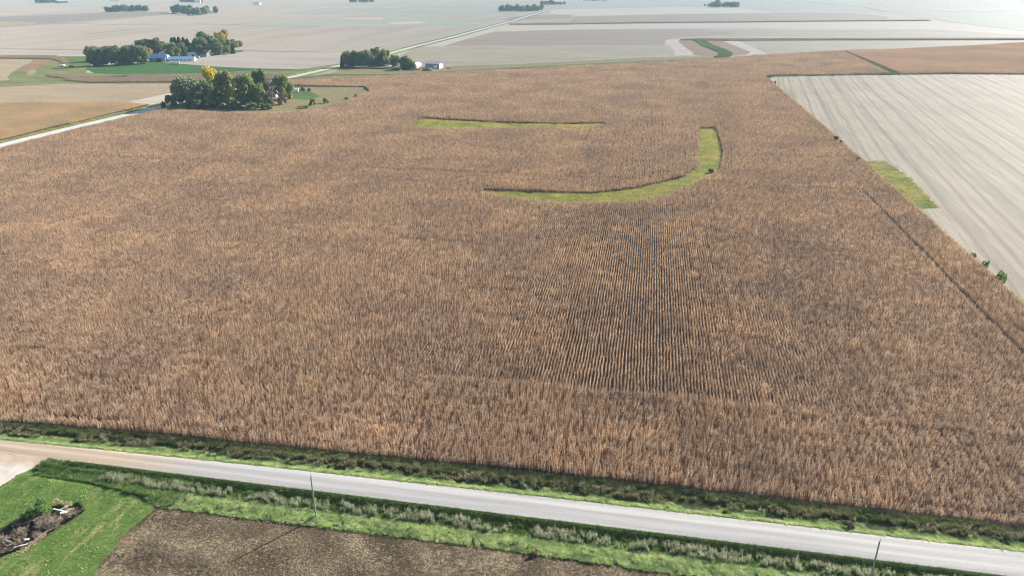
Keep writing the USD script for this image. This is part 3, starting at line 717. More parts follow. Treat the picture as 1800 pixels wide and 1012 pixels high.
NV = 8
protos = [('corn_rows', corn_chunk(100 + k), 'corn') for k in range(NV)] + [('corn_rows', corn_chunk(140 + k, sway=0.22), 'corn') for k in range(NV)]
CW, CL = 2.286, 2.5


def fill_corn(pg, heading=0.0, skip=None, x_phase=0.0):
    """Chunk centres on rows along +y (turned by heading) inside pg."""
    ca, sa = math.cos(heading), math.sin(heading)
    back = shapely.affinity.rotate(pg, -heading, origin=(0, 0), use_radians=True)
    x0, y0, x1, y1 = back.bounds
    xs = np.arange(math.floor(x0 / CW) * CW + x_phase, x1, CW)
    if skip is not None:
        xs = np.concatenate([np.arange(skip - 0.5 - CW / 2, x0, -CW), np.arange(skip + 0.5 + CW / 2, x1, CW)])
    ys = np.arange(y0, y1, CL)
    X, Y = np.meshgrid(xs, ys)
    X, Y = X.ravel(), Y.ravel()
    ok = shapely.contains_xy(back, X, Y)
    X, Y = X[ok], Y[ok]
    return np.stack([X * ca - Y * sa, X * sa + Y * ca, np.full(len(X), heading)], 1)


def rim_corn(pg, offset, only=None):
    """One lane of chunks just inside the polygon's edges, rows along the edge."""
    out = []
    inner = pg.buffer(-offset)
    for g in getattr(inner, 'geoms', [inner]):
        for ring in [g.exterior] + list(g.interiors):
            n = int(ring.length / (CL * 0.97))
            for k in range(n):
                d = ring.length * k / n
                a, c = ring.interpolate(max(0, d - 0.6)), ring.interpolate(min(ring.length, d + 0.6))
                p = ring.interpolate(d)
                out.append((p.x, p.y, math.atan2(c.y - a.y, c.x - a.x) - math.pi / 2))
    return np.array(out)


import shapely.affinity
head = Polygon([(x, y) for x, y in CORN_EDGE if x > -300] + [(95, 113.6 + 31), (68, 113.6 + 31), (-20, 113.4 + 31), (-130, 110.1 + 31), (-200, 140)]).buffer(0).intersection(cornP)
rim = rim_corn(cornP, 1.05)
inner = cornP.buffer(-2.1)
ea = math.atan2(P(1450, 887)[1] - P(500, 787)[1], P(1450, 887)[0] - P(500, 787)[0])
head_in = head.intersection(inner)
A = fill_corn(head_in, ea - math.pi / 2)
# headlands of two or three passes round the grass waterways
ww_head = unary_union([w1.buffer(6.8), w2.buffer(6.8)]).intersection(inner)
lanes = [rim_corn(cornP, 1.05 + CW), rim_corn(cornP, 1.05 + 2 * CW)]
near_ww = unary_union([w1.buffer(6.2), w2.buffer(6.2)])
lanes = [l[shapely.contains_xy(near_ww, l[:, 0], l[:, 1])] for l in lanes]
body = inner.difference(head.buffer(-1.3)).difference(near_ww)
B = np.vstack([fill_corn(body.intersection(sbox(-900, 0, 900, 335)), 0.0, skip=SKIP_X), fill_corn(body.intersection(sbox(-900, 335, 900, 3000)), 0.0, x_phase=SKIP_X % CW)])
C = np.vstack([A, B, rim] + lanes)
n = len(C)
patch = 0.55 * nz(C[:, 0], C[:, 1] * 0.45, 0.08, 21, 4) + 0.45 * nz(C[:, 0], C[:, 1] * 0.3, 0.025, 23, 3)
patch2 = nz(C[:, 0] * 0.5, C[:, 1], 0.22, 22, 2)
C[:, :2] += RN.normal(0, 0.10, (n, 1)) * np.stack([-np.sin(C[:, 2]), np.cos(C[:, 2])], 1)
hs = 0.91 + 0.55 * (nz(C[:, 0] * 0.07, C[:, 1] * 0.006, 1.0, 24, 2) - 0.5) + 0.24 * (patch - 0.5) * 2 + 0.34 * (patch2 - 0.5) + RN.normal(0, 0.05, n)
hs = np.clip(hs, 0.68, 1.15)
ys_ = C[:, 2] + np.where(RN.random(n) < 0.5, 0, math.pi) + RN.normal(0, 0.012, n)
leanamt = np.clip(0.42 - patch, 0, 1) * 2.4
lean = np.stack([RN.normal(0.0, 0.05, n) - leanamt * 0.5, RN.normal(0.0, 0.05, n) + leanamt * 0.6], 1)
zc = ground_h(C[:, 0], C[:, 1]) * ((C[:, 1] < 118) & (C[:, 0] > -150) & (C[:, 0] < 90))
instancer('standing_corn', protos, np.column_stack([C[:, :2], zc]), ys_, RN.integers(0, NV, n) + NV * (C[:, 1] > RN.uniform(230, 330, n)), np.column_stack([np.ones(n), np.ones(n), hs]), lean,
          kind='stuff', label='great field of ripe brown standing corn filling the middle of the view', cat='corn')
N_CORN = n

dead_protos = [('crop_rows', corn_chunk(230 + k, gap=0.26), 'dead_crop') for k in range(3)]
far_protos = [('corn_rows', corn_chunk(200 + k, gap=0.24), 'corn_far') for k in range(4)]


def corn_patch(name, C, scale_z, label, cat='corn', protos=far_protos):
    n = len(C)
    hz_ = scale_z * (1 + 0.12 * (nz(C[:, 0], C[:, 1], 0.05, 9) - 0.5) * 2 + RN.normal(0, 0.03, n))
    instancer(name, protos, np.column_stack([C[:, :2], np.zeros(n)]), C[:, 2] + np.where(RN.random(n) < 0.5, 0, math.pi), RN.integers(0, len(protos), n),
              np.column_stack([np.ones(n), np.ones(n), hz_]), kind='stuff', label=label, cat=cat)


c2 = np.vstack([rim_corn(corn2, 1.05), fill_corn(corn2.buffer(-2.1), math.pi / 2)])
corn_patch('standing_corn', c2, 0.95, 'second ripe corn field beyond the white stubble at the right')


def strip(pts, width, closed=False):
    return LineString([P(*p) for p in pts]).buffer(width, cap_style=2)


corn_patch('standing_corn', np.vstack([fill_corn(strip([(895, 43.5), (1000, 43), (1120, 40.8), (1300, 39.5), (1500, 37.6), (1632, 37)], 9), math.pi / 2)]), 1.0, 'thin dark strip of unharvested corn across the pale far fields', protos=dead_protos)
corn_patch('standing_corn', fill_corn(poly([(1192, 71), (1240, 69), (1300, 70.5), (1450, 70), (1900, 69.5), (1900, 71), (1450, 71.6), (1300, 72.3), (1240, 71.6)]), math.pi / 2), 1.0, 'long thin strip of brown corn at the far right', protos=dead_protos)
corn_patch('standing_corn', fill_corn(poly([(225, 134), (360, 132), (450, 127.5), (497, 134.5), (480, 141), (330, 145), (160, 146), (112, 142), (120, 139), (200, 141.5), (225, 139)]), math.pi / 2), 0.9, 'brown corn strip between the green hay field and the tan stubble', protos=dead_protos)
corn_patch('standing_corn', fill_corn(poly([(0, 99.5), (75, 99), (98, 99.5), (112, 104), (118, 109), (113, 113), (105, 109), (92, 104.5), (60, 104), (0, 103.5)]), 0.3), 0.9, 'dark corn strip curving around the creek bend at the left', protos=dead_protos)
corn_patch('standing_corn', fill_corn(poly([(80, 134), (90, 129.5), (97, 131), (130, 136), (225, 138), (225, 141.5), (130, 140), (100, 137)]), 0.3), 0.8, 'dark clump of corn tapering along the creek', protos=dead_protos)
soy_protos = [('bean_rows', corn_chunk(300 + k, gap=0.22), 'soy') for k in range(3)]
soyP = poly([(-40, 181), (214, 179.5), (258, 184), (248, 189.5), (200, 199.5), (110, 221), (0, 247), (-40, 256)]).difference(road_line.buffer(13))
corn_patch('bean_crop', fill_corn(soyP, math.pi / 2), 0.42, 'low ripe brown bean crop at the left edge above the gravel road', 'beans', soy_protos)
red_protos = [('bean_rows', corn_chunk(310, gap=0.22), 'soy')]


# ------------------------------------------------------------------ roadside grass and weeds
def tuft(seed, n, h, spread, w, droop=0.5, heads=0, seg=3):
    r = random.Random(seed)
    b = MB()
    for k in range(n):
        a, d = r.uniform(0, 6.28), spread * math.sqrt(r.random())
        az, hh, dr = r.uniform(0, 6.28), h * r.uniform(0.6, 1.1), droop * r.uniform(0.3, 1.2) * h
        pts = [(dr * (t ** 1.7), hh * (t - 0.35 * t ** 3 * droop)) for t in np.linspace(0, 1, seg)]
        blade(b, (d * math.cos(a), d * math.sin(a), 0), az, pts, w, r.uniform(-0.8, 0.8))
        if k < heads:
            e = (d * math.cos(a) + math.cos(az) * pts[-1][0], d * math.sin(a) + math.sin(az) * pts[-1][0], pts[-1][1] - 0.04)
            blade(b, e, r.uniform(0, 6.28), [(0, 0), (0.05, 0.12), (0.08, 0.2)], 0.07, 0.5)
    return b.out


def scatter(x0, x1, count, yf, seed):
    r = np.random.default_rng(seed)
    x = r.uniform(x0, x1, count)
    t = r.random(count)
    return x, yf(x, t), r


def grass(name, protos, x, y, r, smin, smax, keep=None, **t):
    if keep is not None:
        x, y = x[keep], y[keep]
    n = len(x)
    s = r.uniform(smin, smax, n)
    instancer(name, protos, np.column_stack([x, y, ground_h(x, y) - 0.02]), r.uniform(0, 6.28, n), r.integers(0, len(protos), n), np.column_stack([s, s, s * r.uniform(0.8, 1.2, n)]),
              np.stack([r.normal(0, 0.08, n), r.normal(0, 0.08, n)], 1), kind='stuff', **t)


short = [('grass_tuft', tuft(k, 16, 0.24, 0.22, 0.030, 0.7), 'grass_deep') for k in range(3)]
bright = [('grass_tuft', tuft(10 + k, 24, 0.46, 0.28, 0.045, 1.0), 'grass_bright') for k in range(4)]
brights = [('grass_tuft', tuft(14 + k, 18, 0.28, 0.24, 0.034, 0.8), 'grass_bright') for k in range(3)]
tall = [('weed_clump', tuft(20 + k, 14, 1.25, 0.13, 0.04, 0.22, heads=9, seg=4), 'weed_pale') for k in range(4)]
dark = [('weed_clump', tuft(30 + k, 26, 1.05, 0.24, 0.04, 0.4, heads=14, seg=4), 'weed_dark') for k in range(4)]
mid = [('weed_clump', tuft(40 + k, 24, 0.6, 0.3, 0.04, 0.6, seg=3), 'grass_deep') for k in range(3)]

XL, XR = -138, 76
lo, cs = c_low, c_soil
# south of the road
x, y, r = scatter(-110, XR, 9000, lambda x, t: lo(x) - 0.05 - 1.9 * t, 1)
grass('verge_grass', short, x, y, r, 0.7, 1.2, label='short dark green grass on the shaded shoulder below the foreground road', cat='grass')
x, y, r = scatter(-96, XR, 9500, lambda x, t: lo(x) - 1.8 - 2.2 * t, 2)
kp = (nz(x, y, 1.3, 41) > 0.50) & (nz(x, y, 0.12, 40) > 0.36)
grass('tall_weeds', tall, x, y, r, 0.5, 1.15, kp, label='tall pale seeding weeds standing in the ditch below the road', cat='weeds')
x, y, r = scatter(-109, XR, 5200, lambda x, t: lo(x) - 1.6 - 2.9 * t, 3)
grass('ditch_growth', mid, x, y, r, 0.8, 1.3, label='dark green growth in the bottom of the ditch below the road', cat='weeds')
x, y, r = scatter(-84, XR, 15000, lambda x, t: (lo(x) - 4.0) * (1 - t) + (cs(x) - 0.1) * t, 4)
kp = nz(x, y, 1.1, 37) > 0.36
grass('verge_grass', bright, x, y, r, 0.45, 1.5, kp, label='bright sunlit long grass between the ditch weeds and the tilled field', cat='grass')
x, y, r = scatter(-110, -78, 1500, lambda x, t: cs(x) + 0.2 + (lo(x) - 1.6 - cs(x)) * t, 5)
grass('tall_weeds', [('weed_clump', tuft(50 + k, 26, 0.9, 0.32, 0.045, 0.6, seg=4), 'grass_deep') for k in range(3)], x, y, r, 0.7, 1.2, label='dark green weeds between the road and the lawn', cat='weeds')
# north of the road
hi, cc = c_up, c_corn
x, y, r = scatter(XL, XR, 9500, lambda x, t: hi(x) + 0.05 + 2.0 * t, 6)
kp = nz(x, y, 1.2, 36) > 0.34
grass('verge_grass', brights, x, y, r, 0.5, 1.4, kp, label='bright short grass along the far shoulder of the foreground road', cat='grass')
x, y, r = scatter(XL, XR, 6500, lambda x, t: hi(x) + 1.9 + 1.6 * t, 7)
kp = nz(x, y, 0.3, 42) > 0.42
grass('verge_grass', bright, x, y, r, 0.7, 1.2, kp, label='tangled long grass in the ditch on the corn side of the road', cat='grass')
x, y, r = scatter(XL, XR, 5600, lambda x, t: hi(x) + 3.1 + 1.9 * t + 0.8 * (nz(x, x * 0, 0.12, 43) - 0.5), 8)
kp = (nz(x, y, 1.1, 44) > 0.46) & (nz(x, y, 0.10, 39) > 0.33)
grass('tall_weeds', dark + [('weed_clump', tuft(35, 22, 0.9, 0.2, 0.04, 0.4, heads=10, seg=4), 'grass_olive'), ('weed_clump', tuft(36, 18, 0.9, 0.2, 0.04, 0.4, heads=10, seg=4), 'weed_pale')], x, y, r, 0.3, 0.9, kp, label='dark brown dead weeds in a long row along the ditch by the corn', cat='weeds')
x, y, r = scatter(XL, XR, 9000, lambda x, t: (hi(x) + 4.6) * (1 - t) + (cc(x) - 0.2) * t, 9)
kp = nz(x, y, 0.5, 38) > 0.38
grass('ditch_growth', [('weed_clump', tuft(44 + k, 24, 0.6, 0.3, 0.04, 0.6, seg=3), 'grass_olive') for k in range(3)] + mid[:1], x, y, r, 0.5, 1.3, kp, label='green and olive growth in the shade at the foot of the corn', cat='weeds')

x, y, r = scatter(-84, XR, 900, lambda x, t: (lo(x) - 3.6) * (1 - t) + (cs(x) + 0.2) * t, 12)
grass('tall_weeds', tall[:2] + dark[:1], x, y, r, 0.35, 0.8, nz(x, y, 0.4, 35) > 0.52, label='single pale stems scattered through the bright grass below the road', cat='weeds')
# waterways, the grass patch in the stubble
wg = [('grass_tuft', tuft(60 + k, 40, 0.42, 1.0, 0.09, 0.8), 'grass_water') for k in range(3)]


def in_poly(pg, dens, seed):
    r = np.random.default_rng(seed)
    x0, y0, x1, y1 = pg.bounds
    n = int((x1 - x0) * (y1 - y0) * dens)
    x, y = r.uniform(x0, x1, n), r.uniform(y0, y1, n)
    k = shapely.contains_xy(pg, x, y)
    return x[k], y[k], r


for pg, lb in ((w1, 'yellow green grass filling the farther straight gap in the corn'), (w2, 'yellow green grass filling the J shaped gap in the corn'), (gp, 'bright green grass patch between the corn edge and the white stubble')):
    x, y, r = in_poly(pg.buffer(-0.3), 0.9, 70)
    grass('waterway_grass', wg, x, y, r, 0.7, 1.5, label=lb, cat='grass')
for pg, lb in ((w1, 'straw coloured rough edge of the farther straight grass strip'), (w2, 'straw coloured rough edge of the J shaped grass strip'), (gp, 'rough edge of the green patch beside the white stubble')):
    x, y, r = in_poly(pg.boundary.buffer(1.1), 0.7, 69)
    grass('edge_grass', wg[:1] + [('grass_tuft', tuft(63 + k, 34, 0.6, 0.8, 0.08, 0.7), 'straw') for k in range(2)], x, y, r, 0.5, 1.5, nz(x, y, 0.25, 34) > 0.48, label=lb, cat='grass')
bank = [('grass_tuft', tuft(66 + k, 44, 1.1, 1.3, 0.14, 0.6), 'bank_green') for k in range(3)]
x, y, r = in_poly(strip([(508, 140.5), (590, 136.5), (700, 132), (830, 126), (900, 122.2), (1000, 117.5), (1100, 112), (1200, 107), (1245, 104.5)], 2.6), 0.5, 71)
grass('ditch_growth', bank, x, y, r, 0.8, 1.4, label='dark green ditch growth along the far edge of the corn', cat='weeds')
x, y, r = in_poly(strip([(1227, 70.5), (1234, 75), (1243, 80.5), (1252, 84), (1262, 87.5), (1272, 92), (1276, 95.5), (1272, 99.5), (1266, 102)], 6.5), 0.6, 72)
grass('ditch_growth', bank, x, y, r, 1.2, 2.2, label='dense dark bushes lining the winding ditch beyond the corn', cat='weeds')
x, y, r = in_poly(strip([(1482, 91), (1503, 100), (1535, 113), (1573, 130.5)], 4.0), 0.6, 73)
grass('ditch_growth', bank, x, y, r, 0.8, 1.4, label='weedy fence line between the two corn fields at the right', cat='weeds')
x, y, r = in_poly(strip([(1352, 135), (1480, 132.7), (1568, 131.8), (1660, 130.5), (1800, 131.5), (1950, 132)], 1.5), 0.6, 74)
grass('ditch_growth', bank, x, y, r, 0.8, 1.3, label='weedy edge along the top of the white stubble field', cat='weeds')
x, y, r = in_poly(unary_union([road_line.buffer(10.5, cap_style=2).difference(road_line.buffer(5.2, cap_style=2))]).intersection(sbox(-420, 120, -250, 1000)), 0.25, 75)
grass('verge_grass', [('grass_tuft', tuft(80 + k, 40, 0.5, 1.4, 0.12, 0.8), 'grass_water') for k in range(2)], x, y, r, 0.7, 1.3, label='rough grass along both sides of the white road at the left', cat='grass')
x, y, r = in_poly(Polygon([(right_x - 0.3, 150), (right_x + 1.4, 150), (right_x + 1.6, 700), (right_x - 0.8, 700)]), 0.9, 76)
grass('verge_grass', [('grass_tuft', tuft(84 + k, 40, 0.55, 0.8, 0.08, 0.7), 'grass_water') for k in range(2)], x, y, r, 0.6, 1.2, label='thin line of grass between the corn and the white stubble', cat='grass')

# lawn tufts and fallen leaves
lawnP = Polygon([(-112, 71), (-80.5, 71), (-81.8, 84), (-81.2, 91), (-86, 93), (-97, 95.4), (-109, 97.5), (-111.5, 95), (-112.4, 90)]).difference(PIT)
x, y, r = in_poly(lawnP, 9.0, 77)
grass('lawn_grass', [('grass_tuft', tuft(90 + k, 14, 0.13, 0.2, 0.035, 0.8), 'grass_deep') for k in range(3)], x, y, r, 0.6, 1.2, label='short green grass blades of the lawn at the lower left', cat='grass')
leafb = []
for k in range(3):
    b = MB(); rr = random.Random(k)
    s = 0.055
    b.add([(-s, -s * 0.7, 0.02), (s, -s * 0.6, 0.04), (s * 0.8, s * 0.8, 0.07), (-s * 0.9, s * 0.6, 0.03)], [[0, 1, 2, 3]])
    leafb.append(('leaf', b.out, 'fallen'))
kx = in_poly(lawnP, 4.5, 78)
kp = nz(kx[0], kx[1], 0.22, 46) > 0.50 - 0.10 * smoothstep(90, 74, kx[1])
x, y, r = kx[0][kp], kx[1][kp], kx[2]
n = len(x)
instancer('fallen_leaves', leafb, np.column_stack([x, y, ground_h(x, y) + 0.06]), r.uniform(0, 6.28, n), r.integers(0, 3, n), np.column_stack([r.uniform(0.5, 1.5, n)] * 3), np.stack([r.normal(0, 0.4, n), r.normal(0, 0.4, n)], 1),
          kind='stuff', label='pale yellow leaves scattered over the green lawn', cat='leaves')
# crop residue on the tilled soil
strawb = []
for k in range(4):
    b = MB(); rr = random.Random(50 + k)
    for j in range(7):
        a, ln, w = rr.uniform(0, 3.14), rr.uniform(0.08, 0.20), rr.uniform(0.015, 0.032)
        c = np.array([rr.uniform(-0.35, 0.35), rr.uniform(-0.35, 0.35), rr.uniform(0.02, 0.07)])
        u, q = np.array([math.cos(a), math.sin(a), rr.uniform(-0.15, 0.25)]), np.array([-math.sin(a), math.cos(a), rr.uniform(-0.5, 0.5)])
        b.add([c - u * ln / 2 - q * w / 2, c + u * ln / 2 - q * w / 2, c + u * ln / 2 + q * w / 2, c - u * ln / 2 + q * w / 2], [[0, 1, 2, 3]])
    strawb.append(('straw', b.out, 'straw'))
tilP = Polygon([(-81, 73), (40, 73), (40, 91.6), (11, 91.8), (-17, 92.2), (-50, 91.9), (-80, 91.4)])
kx = in_poly(tilP, 7.0, 79)
ring = np.hypot(kx[0] + 72, kx[1] - 60)
dens = 0.26 + 0.26 * np.sin(ring * 0.55 + 9 * nz(kx[0], kx[1], 0.06, 47)) + 1.5 * (nz(kx[0], kx[1] * 1.6, 0.10, 48) - 0.5) + 0.9 * (1 - smoothstep(-80.5, -74, kx[0])) + 0.35 * (1 - smoothstep(74, 82, kx[1])) * (1 - smoothstep(-55, -30, kx[0])) + 0.6 * np.exp(-((kx[0] - P(370, 958)[0]) / 6.5) ** 2 - ((kx[1] - P(370, 958)[1] - 0.25 * (kx[0] - P(370, 958)[0])) / 1.6) ** 2)
kp = kx[2].random(len(kx[0])) < np.clip(dens, 0.05, 1)
x, y, r = kx[0][kp], kx[1][kp], kx[2]
n = len(x)
instancer('crop_residue', strawb, np.column_stack([x, y, ground_h(x, y) + 0.03]), r.uniform(0, 6.28, n), r.integers(0, 4, n), np.column_stack([r.uniform(0.7, 1.3, n)] * 3),
          kind='stuff', label='pale straw residue strewn over the dark tilled soil', cat='straw')


# ------------------------------------------------------------------ trees and bushes
def cards(b, centres, size, r, up=0.3):
    """Leaf clumps: bent two-quad cards of about size at the centres, facing every way."""
    n = len(centres)
    d = r.normal(0, 1, (n, 3)); d /= np.linalg.norm(d, axis=1, keepdims=True)
    e = r.normal(0, 1, (n, 3)); e -= (e * d).sum(1, keepdims=True) * d; e /= np.linalg.norm(e, axis=1, keepdims=True)
    f = np.cross(d, e)
    s = size * r.uniform(0.6, 1.35, (n, 1))
    a = centres - e * s * 0.5 - f * s * 0.32; c = centres + e * s * 0.5 - f * s * 0.32
    m0 = centres - e * s * 0.6 + d * s * 0.22; m1 = centres + e * s * 0.6 + d * s * 0.22
    g = centres + e * s * 0.35 + f * s * 0.42; h = centres - e * s * 0.35 + f * s * 0.42
    v = np.stack([a, c, m1, g, h, m0], 1).reshape(-1, 3)
    i = np.arange(n)[:, None] * 6
    b.add(v, np.vstack([i + [0, 1, 2, 5], i + [5, 2, 3, 4]]))


def make_tree(name, seed, mat_leaf, w=1.0, trunk=0.22, lobes=16, per=170, size=0.075, low=0.0, shape='round', branchy=False):
    """A tree one unit high and about w wide, trunk and limbs and a crown of leaf clumps in uneven lobes. Scaled where it is placed."""
    path = kind(name)
    r = np.random.default_rng(seed)
    t = MB()
    bend = r.normal(0, 0.02, 2)
    top = 0.75
    t.tube([(bend[0] * k, bend[1] * k, k * top / 4) for k in range(5)], [0.030, 0.022, 0.017, 0.011, 0.004], 7)
    cr = MB()
    cs_ = []
    for k in range(lobes):
        if shape == 'cone':
            z = 0.08 + 0.88 * (k + 0.5) / lobes
            rad = w * 0.5 * (1 - z) ** 0.8 + 0.02
            cs_.append((np.array([bend[0], bend[1], z]), rad, 0.05))
            continue
        if shape == 'bush':
            z = r.uniform(0.18, 0.72)
        else:
            z = trunk + low + (1 - trunk - low) * (0.08 + 0.80 * r.random())
        u = (z - trunk * 0.6) / (1 - trunk * 0.6)
        env = w * 0.5 * math.sqrt(max(0.05, 1 - (2 * u - 0.95) ** 2)) if shape != 'bush' else w * 0.5 * math.sqrt(max(0.1, 1 - (z / 0.9) ** 2))
        a = k * 2.4 + r.normal(0, 0.4)
        d = env * (0.25 + 0.6 * math.sqrt(r.random()))
        rad = r.uniform(0.11, 0.19) * (0.75 + 0.4 * w)
        z = min(z, 1 - rad * 0.8)
        cs_.append((np.array([math.cos(a) * d, math.sin(a) * d, z]), rad, rad * 0.85))
    for k, (c, rad, rz) in enumerate(cs_):
        if shape == 'cone':
            n = int(per * (0.35 + rad * 3))
            a = r.uniform(0, 6.28, n); q = rad * np.sqrt(r.random(n)) * r.uniform(0.75, 1.1, n)
            p = np.stack([c[0] + q * np.cos(a), c[1] + q * np.sin(a), c[2] - q * 0.35 + r.normal(0, 0.02, n)], 1)
        else:
            d = r.normal(0, 1, (per, 3)); d /= np.linalg.norm(d, axis=1, keepdims=True)
            p = c + d * np.array([rad, rad, rz]) * (0.55 + 0.5 * np.sqrt(r.random((per, 1))))
            if not branchy and k % 2 == 0:
                t.tube([(0, 0, max(0.06, trunk * 0.8)), c * [0.5, 0.5, 0] + [0, 0, (trunk + c[2]) / 2], c], [0.012, 0.008, 0.003], 5)
        p[:, 2] = np.maximum(p[:, 2], 0.02)
        cards(cr, p, size, r)
    if branchy:
        for k in range(26):
            a = r.uniform(0, 6.28); z0 = r.uniform(0.2, 0.6)
            e = np.array([math.cos(a) * w * r.uniform(0.2, 0.5), math.sin(a) * w * r.uniform(0.2, 0.5), z0 + r.uniform(0.15, 0.4)])
            t.tube([(bend[0] * 2, bend[1] * 2, z0), e * [0.5, 0.5, 0] + [0, 0, z0 + 0.4 * (e[2] - z0)], e], [0.012, 0.007, 0.002], 4)
    if t.n:
        usdkit.mesh(stage, path + '/trunk', t.out, '/World/Looks/bark', True)
    leaf_mesh(path + '/crown', cr.out, mat_leaf)
    return path


K = {}
for i in range(3):
    K[f'dark{i}'] = make_tree(f'dark_tree_{"abc"[i]}', 400 + i, 'leaf_dark', w=[0.95, 1.15, 0.85][i], trunk=0.07, lobes=24, per=210, size=0.055)
    K[f'olive{i}'] = make_tree(f'olive_tree_{"abc"[i]}', 420 + i, 'leaf_olive', w=[0.9, 1.05, 0.8][i], trunk=0.10, lobes=22, per=200, size=0.055)
for i in range(2):
    K[f'grey{i}'] = make_tree(f'grey_tree_{"ab"[i]}', 410 + i, 'leaf_grey', w=[1.0, 1.2][i], trunk=0.06, lobes=26, per=210, size=0.055)
    K[f'bush{i}'] = make_tree(f'dark_bush_{"ab"[i]}', 450 + i, 'leaf_dark', w=[1.3, 1.7][i], trunk=0.05, lobes=10, per=110, size=0.11, shape='bush')
K['yellow'] = make_tree('yellow_tree', 430, 'leaf_yellow', w=0.9, lobes=20, per=200, size=0.055)
K['orange'] = make_tree('orange_tree', 431, 'leaf_orange', w=1.0, lobes=20, per=200, size=0.055)
K['spruce'] = make_tree('spruce_tree', 432, 'leaf_needle', w=0.50, lobes=24, per=190, shape='cone', size=0.055)
K['bare'] = make_tree('bare_tree', 433, 'leaf_bare', w=0.9, lobes=14, per=34, size=0.05, branchy=True)
K['barebush'] = make_tree('bare_bush', 434, 'leaf_bare', w=1.0, lobes=12, per=110, size=0.07, shape='bush')
K['oliveb'] = make_tree('olive_bush', 435, 'leaf_olive', w=1.4, trunk=0.05, lobes=9, per=100, size=0.11, shape='bush')
K['greenbush'] = make_tree('green_bush', 438, 'leaf_green', w=1.5, trunk=0.05, lobes=14, per=150, size=0.07, shape='bush')
K['strawbush'] = make_tree('straw_bush', 436, 'straw', w=1.0, trunk=0.05, lobes=8, per=90, size=0.10, shape='bush')
K['twigbush'] = make_tree('twig_bush', 437, 'twig', w=1.2, trunk=0.05, lobes=9, per=120, size=0.08, shape='bush', branchy=True)


def tree(k, x, base, top, label, wpx=None, cat='tree', name=None, group=None, back=0.0, rz=None, natural=None):
    """A tree whose foot is at pixel (x, base) and whose tip reaches pixel row top."""
    p = P(x, base)
    h = (base - top) * px_size(x, base) * 1.03
    nat = natural or {'dark0': .95, 'dark1': 1.15, 'dark2': .85, 'olive0': .9, 'olive1': 1.05, 'olive2': .8, 'grey0': 1.0, 'grey1': 1.2, 'bush0': 1.3, 'bush1': 1.7, 'yellow': .9, 'orange': 1.0, 'spruce': .45, 'bare': .9, 'barebush': 1.0, 'oliveb': 1.4, 'strawbush': 1.0, 'greenbush': 1.5, 'twigbush': 1.2}[k]
    s = h if wpx is None else wpx * px_size(x, base) * math.cos(PITCH) / nat
    gz = float(ground_h(p[0], p[1])) if (-150 < p[0] < 90 and 40 < p[1] < 118) else 0.0
    return place(K[k], name or ('bush' if 'bush' in k or k == 'oliveb' else 'tree'), (p[0], p[1], gz - 0.05), R.uniform(0, 360) if rz is None else rz, (s, s, h), label=label, cat=cat, group=group)


# grove at the left road (near farmstead)
ng = 'in the near grove beside the white road'
tree('bush1', 300, 188.5, 168, 'low dark bush at the left end of the near grove, beside the white road', 30, 'bush')
tree('grey0', 330, 187, 141, 'large grey green tree at the left of the near grove', 46)
tree('grey1', 350, 183, 143, 'broad grey green tree second from the left in the near grove', 44)
tree('olive0', 372, 187, 146, 'mid green tree in the left half of the near grove below the yellow crown', 36)
tree('yellow', 376, 176, 125, 'bright yellow autumn tree rising at the back of the near grove', 30)
tree('olive2', 400, 184, 131, 'dull olive tree right of the yellow tree in the near grove', 30)
tree('dark2', 391, 180, 131, 'narrow dark tree tip just right of the yellow tree', 16)
tree('bush0', 345, 191, 170, 'dark green bush at the front foot of the grey green trees', 40, 'bush')
tree('bush1', 378, 191.5, 172, 'dark bush along the front of the near grove under the mid green tree', 40, 'bush')
tree('bush0', 412, 192, 176, 'dark bush at the front centre of the near grove', 32, 'bush')
tree('olive1', 436, 186, 138, 'light green tree in the centre of the near grove', 40)
tree('olive0', 455, 188, 152, 'light green lower tree leaning right of the grove centre', 26)
tree('olive2', 459, 172, 127, 'brownish olive tree at the back of the near grove above the white house', 26)
tree('bare', 478, 172, 139, 'thin grey leafless tree in the right half of the near grove', 24)
tree('olive1', 500, 174, 137, 'yellow green tree at the right end of the near grove', 34)
tree('barebush', 474, 187, 161, 'purple grey leafless thicket at the front right of the near grove', 20, 'bush')
tree('barebush', 495, 184, 163, 'purple grey leafless thicket at the right end of the near grove', 18, 'bush')
tree('bush1', 442, 192, 180, 'low dark bush at the front right of the near grove', 34, 'bush')
tree('bush0', 468, 192, 181, 'small dark bush before the purple thicket', 22, 'bush')
# yard to the right of the grove
tree('bush0', 532.5, 160, 151.5, 'round dark bush alone on the yard grass right of the grove', 9, 'bush')
tree('twigbush', 544, 162.5, 154.5, 'small ragged bush beside the round dark bush in the yard', 8, 'bush')
tree('bush0', 550, 185, 172.5, 'rounded dark bush at the front edge of the yard, nearest the corn', 12, 'bush')
tree('bush1', 572, 181.5, 173, 'low wide bush on the corn edge of the yard', 14, 'bush')
tree('oliveb', 532, 191, 185.5, 'low olive scrub along the front edge of the yard', 20, 'bush')
tree('oliveb', 609, 175, 170, 'small pale bush near the right tip of the yard', 8, 'bush')
tree('oliveb', 626, 170.5, 165, 'tiny pale bush closest to the right tip of the yard', 7, 'bush')
tree('bush0', 643.5, 157, 152.5, 'little dark bush at the far right corner of the yard', 7, 'bush')

